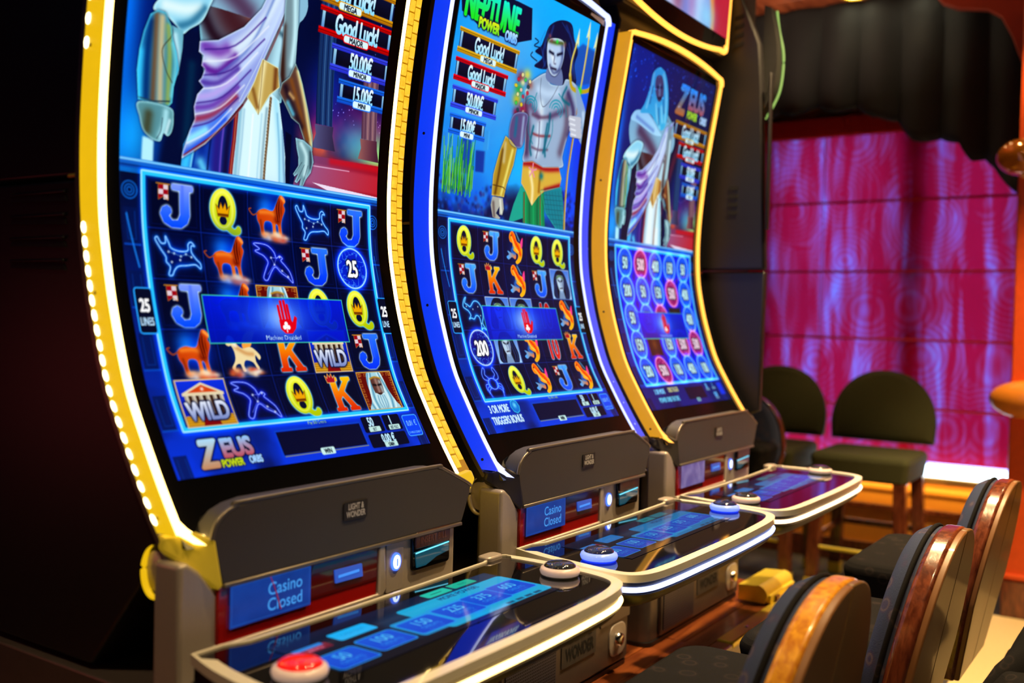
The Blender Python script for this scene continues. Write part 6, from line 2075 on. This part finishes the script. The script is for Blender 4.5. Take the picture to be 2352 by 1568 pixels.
    # base cabinet
    P('base_cabinet', X(prism(rrect(-0.335, 0.312, 1.135, 1.80, 0.030, 5), -0.8605, -0.53, 'XY')), M['base'], bevel=0.003)
    P('base_foot', X(prism(rrect(-0.338, 0.315, 1.130, 1.80, 0.030, 5), -0.8615, -0.852, 'XY')), M['dark_plastic'])
    dr = P('base_door', X(prism(rrect(-0.268, 0.296, -0.846, -0.560, 0.010), 1.127, 1.136, 'XZ')), M['base'], bevel=0.003)
    P('speaker_grille', X(prism(rrect(-0.255, -0.055, -0.835, -0.60, 0.006), 1.1245, 1.128, 'XZ')), M['grille'], dr)
    P('service_flap', X(prism(rrect(0.148, 0.300, -0.742, -0.600, 0.004), 1.1235, 1.128, 'XZ')), M['base'], dr, bevel=0.0015)
    P('maker_label', X(prism(rrect(-0.030, 0.128, -0.790, -0.700, 0.004), 1.1250, 1.128, 'XZ')), M['hood'], dr)
    for s, zz in (('LIGHT &', -0.738), ('WONDER', -0.776)):
        P('label_lettering', letters(s, 0.040, lambda x, y, zz=zz: (cx + 0.052 + x, 1.1244, H + zz + y), 0.72, 0.03), M['slot_black'], dr)
    P('lock_plate', X(prism(rrect(0.196, 0.284, -0.828, -0.748, 0.030, 7), 1.1240, 1.128, 'XZ')), M['silver'], dr, bevel=0.002)
    P('lock', lathe([(0.016, 0.0), (0.015, -0.012), (0.011, -0.014), (0.0005, -0.013)], (cx + 0.236, 1.1240, H - 0.786), 24, 'Y'), M['chrome'], dr, smooth=True)
    if i == 2:
        # upper display leaning over the cabinet
        yb = 1.235
        P('topper_housing', X(prism(rrect(-0.352, 0.350, 0.842, 1.42, 0.02), yb + 0.012, yb + 0.16, 'XZ')), M['housing'], bevel=0.006)
        lp = [(-0.345, 1.40), (-0.340, 0.90)] + arc_pts(-0.318, 0.892, 0.022, 180, 250, 4) + [(x, 0.838 + 0.030 * (x / 0.32) ** 2) for x in np.linspace(-0.30, 0.30, 21)] + arc_pts(0.330, 0.885, 0.022, 290, 360, 4) + [(0.358, 0.94), (0.42, 1.40)]
        P('topper_light', tube([(cx + x, yb + 0.006, H + z) for x, z in lp], 0.0075, 8), sp['strip'], smooth=True)
        P('topper_glass', X(prism([(-0.335, 1.40), (-0.330, 0.885)] + [(x, 0.846 + 0.030 * (x / 0.32) ** 2) for x in np.linspace(-0.30, 0.30, 15)] + [(0.345, 0.89), (0.41, 1.40)], yb + 0.004, yb + 0.014, 'XZ')), M['black_gloss'])
        tp = topper_picture()
        hh, w = tp.shape[:2]
        xs_ = np.linspace(-0.30, 0.345, w)[None, :] + np.linspace(0.07, 0.0, hh)[:, None] * np.linspace(0, 1, w)[None, :]
        zs_ = np.broadcast_to(np.linspace(H + 1.38, H + 0.908, hh)[:, None], (hh, w))
        color_grid('topper_screen', cx + xs_, np.full((hh, w), yb + 0.002), zs_, tp, M['screen'], t)
    if i == 1:
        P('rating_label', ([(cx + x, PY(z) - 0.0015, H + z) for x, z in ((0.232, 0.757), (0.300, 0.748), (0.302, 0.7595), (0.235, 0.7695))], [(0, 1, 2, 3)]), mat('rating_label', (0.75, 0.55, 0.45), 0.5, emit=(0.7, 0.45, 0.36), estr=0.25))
    return t

for i in range(3):
    machine(i)

# ------------------------------------------------------------------ dark cabinet at the far end of the row
ec = thing('end_cabinet', (3.45, 1.6, 0.0), 'black slot machine cabinet seen from its vented side at the far end of the row', 'slot machine', 'row of slot machines')
# a thin flank panel stands proud of the recessed front
side = [(1.118, -0.285), (1.112, 0.165), (1.82, 0.165), (1.82, -0.30), (1.20, -0.32)]
part('lower_flank', prism([(y, z + H) for y, z in side], 3.12, 3.15, 'YZ'), M['housing'], ec, bevel=0.006)
side = [(1.112, 0.171), (1.140, 0.78), (1.150, 0.90), (1.21, 1.05), (1.30, 1.30), (1.82, 1.30), (1.82, 0.171)]
part('upper_flank', prism([(y, z + H) for y, z in side], 3.115, 3.15, 'YZ'), M['housing'], ec, bevel=0.008)
part('housing', box(3.15, 3.80, 1.42, 1.82, H - 0.32, H + 1.30), M['housing'], ec, bevel=0.008)
for k in range(4):
    z = 0.432 - 0.027 * k
    part('vent_slot', prism([(1.208, H + z), (1.240, H + z), (1.240, H + z + 0.012), (1.208, H + z + 0.012)], 3.113, 3.13, 'YZ'), M['slot_black'], ec)
for k in range(4):
    z = 0.90 + 0.030 * k
    part('vent_slot', prism([(1.205, H + z), (1.235, H + z - 0.008), (1.235, H + z + 0.004), (1.205, H + z + 0.012)], 3.112, 3.13, 'YZ'), M['slot_black'], ec)
part('door_edge', box(3.108, 3.13, 1.105, 1.113, H + 0.30, H + 0.80), M['housing'], ec, bevel=0.003)
part('stand', box(3.23, 3.78, 1.42, 1.82, 0.0, H - 0.32), M['housing'], ec, bevel=0.006)
M['green_glow'] = glow('arc_green', (0.42, 0.75, 0.16), 0.75)
arc = catmull([(1.125, 1.02), (1.116, 0.955), (1.101, 0.89), (1.099, 0.83), (1.108, 0.76), (1.130, 0.71), (1.155, 0.672)], 5)
part('light_arc', tube([(3.20, y, H + z) for y, z in arc], 0.0040, 8), M['green_glow'], ec, smooth=True)
part('screen_edge', prism([(1.15, H + 0.675), (1.15, H + 1.03)] + [(y + 0.004, H + z) for y, z in catmull([(1.125, 1.02), (1.101, 0.89), (1.108, 0.76), (1.150, 0.675)], 4)], 3.150, 3.205, 'YZ'), M['slot_black'], ec)

# ================================================================== seats
def fabric_mat(name, c1, c2, ring_c, scale=26.0):
    m, nt, b = node_mat(name)
    tc = N(nt, 'ShaderNodeTexCoord')
    vo = N(nt, 'ShaderNodeTexVoronoi')
    vo.inputs['Scale'].default_value = scale
    L(nt, tc.outputs['Object'], vo.inputs['Vector'])
    cr = N(nt, 'ShaderNodeValToRGB')
    e = cr.color_ramp.elements
    e[0].position, e[0].color = 0.20, tuple(c2) + (1,)
    e[1].position, e[1].color = 0.46, tuple(c1) + (1,)
    k = e.new(0.28); k.color = tuple(ring_c) + (1,)
    k = e.new(0.36); k.color = tuple(c2) + (1,)
    L(nt, vo.outputs['Distance'], cr.inputs[0])
    no = N(nt, 'ShaderNodeTexNoise')
    no.inputs['Scale'].default_value = 7
    L(nt, tc.outputs['Object'], no.inputs['Vector'])
    mx = N(nt, 'ShaderNodeMix', data_type='RGBA')
    mx.inputs[0].default_value = 0.5
    L(nt, cr.outputs[0], mx.inputs[6])
    mx.inputs[7].default_value = tuple(c1) + (1,)
    L(nt, no.outputs['Fac'], mx.inputs[0])
    L(nt, mx.outputs[2], b.inputs['Base Color'])
    b.inputs['Roughness'].default_value = 0.85
    b.inputs['Specular IOR Level'].default_value = 0.12
    n2 = N(nt, 'ShaderNodeTexNoise')
    n2.inputs['Scale'].default_value = 500
    L(nt, tc.outputs['Object'], n2.inputs['Vector'])
    bp = N(nt, 'ShaderNodeBump')
    bp.inputs['Strength'].default_value = 0.3
    bp.inputs['Distance'].default_value = 0.002
    L(nt, n2.outputs['Fac'], bp.inputs['Height'])
    L(nt, bp.outputs[0], b.inputs['Normal'])
    return m
M['blue_fabric'] = fabric_mat('blue_fabric', (0.042, 0.056, 0.115), (0.066, 0.048, 0.105), (0.17, 0.125, 0.115))
M['seat_fabric'] = fabric_mat('seat_fabric', (0.008, 0.0075, 0.008), (0.011, 0.010, 0.010), (0.035, 0.024, 0.022))
M['olive_fabric'] = mat('olive_fabric', (0.062, 0.066, 0.024), 0.9, vary=0.35, scale=130, bump=0.25, bscale=260)
M['panel_brown'] = mat('panel_brown', (0.26, 0.115, 0.04), 0.42, vary=0.06, scale=6, coat=0.15)
M['panel_olive'] = mat('panel_olive', (0.22, 0.12, 0.042), 0.42, vary=0.06, scale=6, coat=0.15)
M['dark_fabric'] = mat('dark_fabric', (0.03, 0.036, 0.03), 0.42, vary=0.3, scale=90, bump=0.1)

def arch_poly(w, h, n=56, foot=0.72):
    """upright arch: straight-ish flanks drawn in at the foot, round head; (x, z) from the foot"""
    p = []
    for k in range(n + 1):
        a = math.pi * k / n
        e = 0.85
        x = (w / 2) * math.copysign(abs(math.cos(a)) ** e, math.cos(a))
        z = h * 0.42 + h * 0.58 * math.sin(a)
        p.append((x, z))
    lo = [(-w / 2 * (foot + (1 - foot) * t), h * 0.42 * t) for t in (0.66, 0.33, 0.0)]
    ro = [(w / 2 * (foot + (1 - foot) * t), h * 0.42 * t) for t in (0.0, 0.33, 0.66)]
    return p + lo + ro

def casino_chair(x, y, top, ang, label, rim, lean=0.09, w=0.455, h=0.47, group='player chairs with wooden backs'):
    """upholstered player chair: faces +Y before turning by ang about its base"""
    zf = top - h
    t = thing('casino_chair', (x, y + 0.18, 0.0), label, 'chair', group)
    def tf(vf):
        v, f = vf
        out = []
        for px, py, pz in v:
            py = py - lean * (pz - zf) / h            # the back leans away from the seat
            out.append((px, py, pz))
        return rot_z((out, f), ang, (x, y + 0.18))
    A = [(x + px, zf + pz) for px, pz in arch_poly(w, h)]
    Ai = [(x + px * 0.90, zf + 0.018 + pz * 0.925) for px, pz in arch_poly(w, h)]
    Ab = [(x + px * 0.982, zf + 0.004 + pz * 0.986) for px, pz in arch_poly(w, h)]
    # wooden hoop: ring between two outlines
    n = len(A)
    y0, y1 = y - 0.014, y + 0.024
    v = [(p[0], y0, p[1]) for p in A] + [(p[0], y0, p[1]) for p in Ai] + [(p[0], y1, p[1]) for p in A] + [(p[0], y1, p[1]) for p in Ai]
    f = []
    for k in range(n):
        j = (k + 1) % n
        f += [(k, j, n + j, n + k), (2 * n + k, 2 * n + j, 3 * n + j, 3 * n + k), (k, j, 2 * n + j, 2 * n + k), (n + k, n + j, 3 * n + j, 3 * n + k)]
    part('wooden_hoop', tf((v, f)), rim, t, bevel=0.010, segs=4)
    # back panel in two leaves with a seam
    def side_poly(s):
        q = [p for p in Ab if (p[0] - x) * s > 0.002]
        q.sort(key=lambda p: math.atan2(p[1] - (zf + h * 0.5), (p[0] - x) * s))
        zt = max(p[1] for p in Ab)
        zb = min(p[1] for p in Ab)
        return [(x + 0.0016 * s, zb)] + q + [(x + 0.0016 * s, zt)]
    part('back_panel', tf(prism(side_poly(-1), y - 0.024, y - 0.010, 'XZ')), M['panel_brown'], t, bevel=0.003)
    part('back_panel', tf(prism(side_poly(1), y - 0.024, y - 0.010, 'XZ')), M['panel_olive'], t, bevel=0.003)
    # padded front of the back
    Ac = [(x + px * 0.955, zf + 0.010 + pz * 0.968) for px, pz in arch_poly(w, h)]
    Ad = [(x + px * 0.80, zf + 0.04 + pz * 0.86) for px, pz in arch_poly(w, h)]
    rg = [[(p[0], y + 0.022, p[1]) for p in Ac], [(p[0], y + 0.046, p[1]) for p in Ac], [(p[0] * 0.5 + q[0] * 0.5, y + 0.062, p[1] * 0.5 + q[1] * 0.5) for p, q in zip(Ac, Ad)], [(p[0], y + 0.066, p[1]) for p in Ad]]
    cu = part('back_cushion', tf(loft(rg)), M['blue_fabric'], t, smooth=True)
    part('piping', tf(tube([(p[0], y + 0.034, p[1]) for p in [(x + px * 0.965, zf + 0.008 + pz * 0.975) for px, pz in arch_poly(w, h)]], 0.005, 8, True)), M['seat_fabric'], cu, smooth=True)
    # seat and pedestal
    zs = top - 0.208
    part('seat', rot_z(loft([[(px, py, zs - 0.16) for px, py in rrect(x - 0.205, x + 0.205, y + 0.03, y + 0.225, 0.05)],
                             [(px, py, zs - 0.02) for px, py in rrect(x - 0.230, x + 0.230, y + 0.02, y + 0.245, 0.05)],
                             [(px, py, zs) for px, py in rrect(x - 0.215, x + 0.215, y + 0.035, y + 0.232, 0.05)]]), ang, (x, y + 0.18)), M['seat_fabric'], t, bevel=0.008)
    part('pedestal', lathe([(0.035, 0.02), (0.035, zs - 0.20), (0.10, zs - 0.17), (0.11, zs - 0.155)], (x, y + 0.18, 0), 24), M['chrome'], t, smooth=True)
    part('foot_disc', lathe([(0.22, 0.0), (0.22, 0.008), (0.17, 0.02), (0.05, 0.032)], (x, y + 0.18, 0), 32), M['brass'], t, smooth=True)
    return t

casino_chair(1.465, 0.488, H - 0.372, math.radians(0), 'nearest player chair, honey coloured wooden hoop, plain brown back in two leaves', M['honey_wood'])
casino_chair(1.975, 0.420, H - 0.368, math.radians(0), 'second player chair with dark glossy hoop and blue patterned cushion', M['dark_wood'])
casino_chair(2.700, 0.424, H - 0.368, math.radians(-1.0), 'third player chair, tallest in view, standing against the orange wall', M['dark_wood'])
casino_chair(4.33, 1.545, H - 0.335, math.radians(90), 'dark player chair half hidden behind the third machine', M['dark_wood'])

# low upholstered tub seat at the lower right
ts = thing('tub_chair', (2.55, 0.10, 0.0), 'dark patterned upholstered seat in the lower right corner', 'chair')
cz = H - 0.62
shell = catmull([(2.36, 0.32, cz - 0.145), (2.42, 0.255, cz - 0.085), (2.48, 0.225, cz - 0.025), (2.56, 0.205, cz + 0.0), (2.66, 0.19, cz - 0.012)], 4)
ring_a = [[(p[0], p[1] + 0.055 * math.cos(a) * s, p[2] - 0.07 + 0.075 * math.sin(a) * s) for a in np.linspace(0, 2 * math.pi, 16, endpoint=False)] for p, s in zip(shell, np.interp(np.arange(len(shell)), [0, 3, len(shell) - 4, len(shell) - 1], [0.6, 1, 1, 0.5]))]
part('arm_roll', loft(ring_a), M['seat_fabric'], ts, smooth=True)
part('seat', loft([[(px, py, cz - 0.36) for px, py in rrect(2.32, 2.72, -0.10, 0.30, 0.08)], [(px, py, cz - 0.16) for px, py in rrect(2.30, 2.74, -0.12, 0.32, 0.08)], [(px, py, cz - 0.12) for px, py in rrect(2.33, 2.71, -0.09, 0.29, 0.08)]]), M['seat_fabric'], ts, bevel=0.01)
part('pedestal', lathe([(0.18, 0.0), (0.17, 0.02), (0.04, 0.04), (0.04, cz - 0.36)], (2.52, 0.10, 0), 24), M['chrome'], ts, smooth=True)

def bar_stool(x, y, label):
    """arched back stool facing -X"""
    t = thing('bar_stool', (x, y, 0.0), label, 'bar stool', 'olive bar stools by the window')
    w, h = 0.50, 0.345
    zb = H - 0.575
    pts = []
    n = 30
    for k in range(n + 1):
        a = math.pi * k / n
        pts.append((y + w / 2 * math.copysign(abs(math.cos(a)) ** 0.9, math.cos(a)), zb + 0.08 + (h - 0.08) * math.sin(a)))
    pts += [(y - w / 2 * 0.985, zb), (y + w / 2 * 0.985, zb)]
    inn = [(y + (p[0] - y) * 0.86, zb + 0.03 + (p[1] - zb) * 0.86) for p in pts]
    xb = x + 0.20
    lean = lambda z: 0.05 * (z - zb) / h
    rg = [[(xb + 0.050 + lean(p[1]), p[0], p[1]) for p in inn], [(xb + 0.045 + lean(p[1]), p[0], p[1]) for p in pts], [(xb + 0.0 + lean(p[1]), p[0], p[1]) for p in pts], [(xb - 0.016 + lean(p[1]), p[0], p[1]) for p in inn]]
    bk = part('backrest', loft(rg), M['olive_fabric'], t, smooth=False, bevel=0.006)
    part('piping', tube([(xb + 0.004 + lean(p[1]), p[0], p[1]) for p in pts], 0.005, 8, True), M['olive_fabric'], bk, smooth=True)
    zs = H - 0.605
    part('seat', loft([[(px, py, zs - 0.125) for px, py in rrect(x - 0.225, x + 0.205, y - 0.215, y + 0.215, 0.03)],
                       [(px, py, zs - 0.02) for px, py in rrect(x - 0.235, x + 0.215, y - 0.228, y + 0.228, 0.03)],
                       [(px, py, zs) for px, py in rrect(x - 0.215, x + 0.20, y - 0.21, y + 0.21, 0.03)]]), M['olive_fabric'], t, bevel=0.012)
    for sx in (-1, 1):
        for sy in (-1, 1):
            a = 0.056
            x0, y0 = x - 0.01 + sx * 0.185, y + sy * 0.185
            x1, y1 = x - 0.01 + sx * 0.20, y + sy * 0.205
            lg = part('leg', ([(x1 - a / 2, y1 - a / 2, 0.05), (x1 + a / 2, y1 - a / 2, 0.05), (x1 + a / 2, y1 + a / 2, 0.05), (x1 - a / 2, y1 + a / 2, 0.05),
                               (x0 - a / 2, y0 - a / 2, zs - 0.12), (x0 + a / 2, y0 - a / 2, zs - 0.12), (x0 + a / 2, y0 + a / 2, zs - 0.12), (x0 - a / 2, y0 + a / 2, zs - 0.12)], box(0, 1, 0, 1, 0, 1)[1]), M['dark_wood'], t, bevel=0.003)
            part('leg_cap', box(x1 - a / 2 - 0.002, x1 + a / 2 + 0.002, y1 - a / 2 - 0.002, y1 + a / 2 + 0.002, 0.0, 0.055), M['brass'], lg, bevel=0.002)
    zf = H - 1.066
    part('footrest', tube([(x - 0.208, y - 0.185, zf), (x - 0.208, y + 0.185, zf)], 0.010, 12), M['brass'], t, smooth=True)
    for sy in (-1, 1):
        part('stretcher', box(x - 0.19, x + 0.18, y + sy * 0.198 - 0.009, y + sy * 0.198 + 0.009, 0.24, 0.27), M['dark_wood'], t, bevel=0.003)
    part('stretcher', box(x + 0.175, x + 0.195, y - 0.19, y + 0.19, 0.26, 0.29), M['dark_wood'], t, bevel=0.003)
    return t
bar_stool(5.0, 1.225, 'olive upholstered bar stool by the lit window ledge, fully in view')
bar_stool(5.0, 1.765, 'olive upholstered bar stool partly hidden by the black end cabinet')
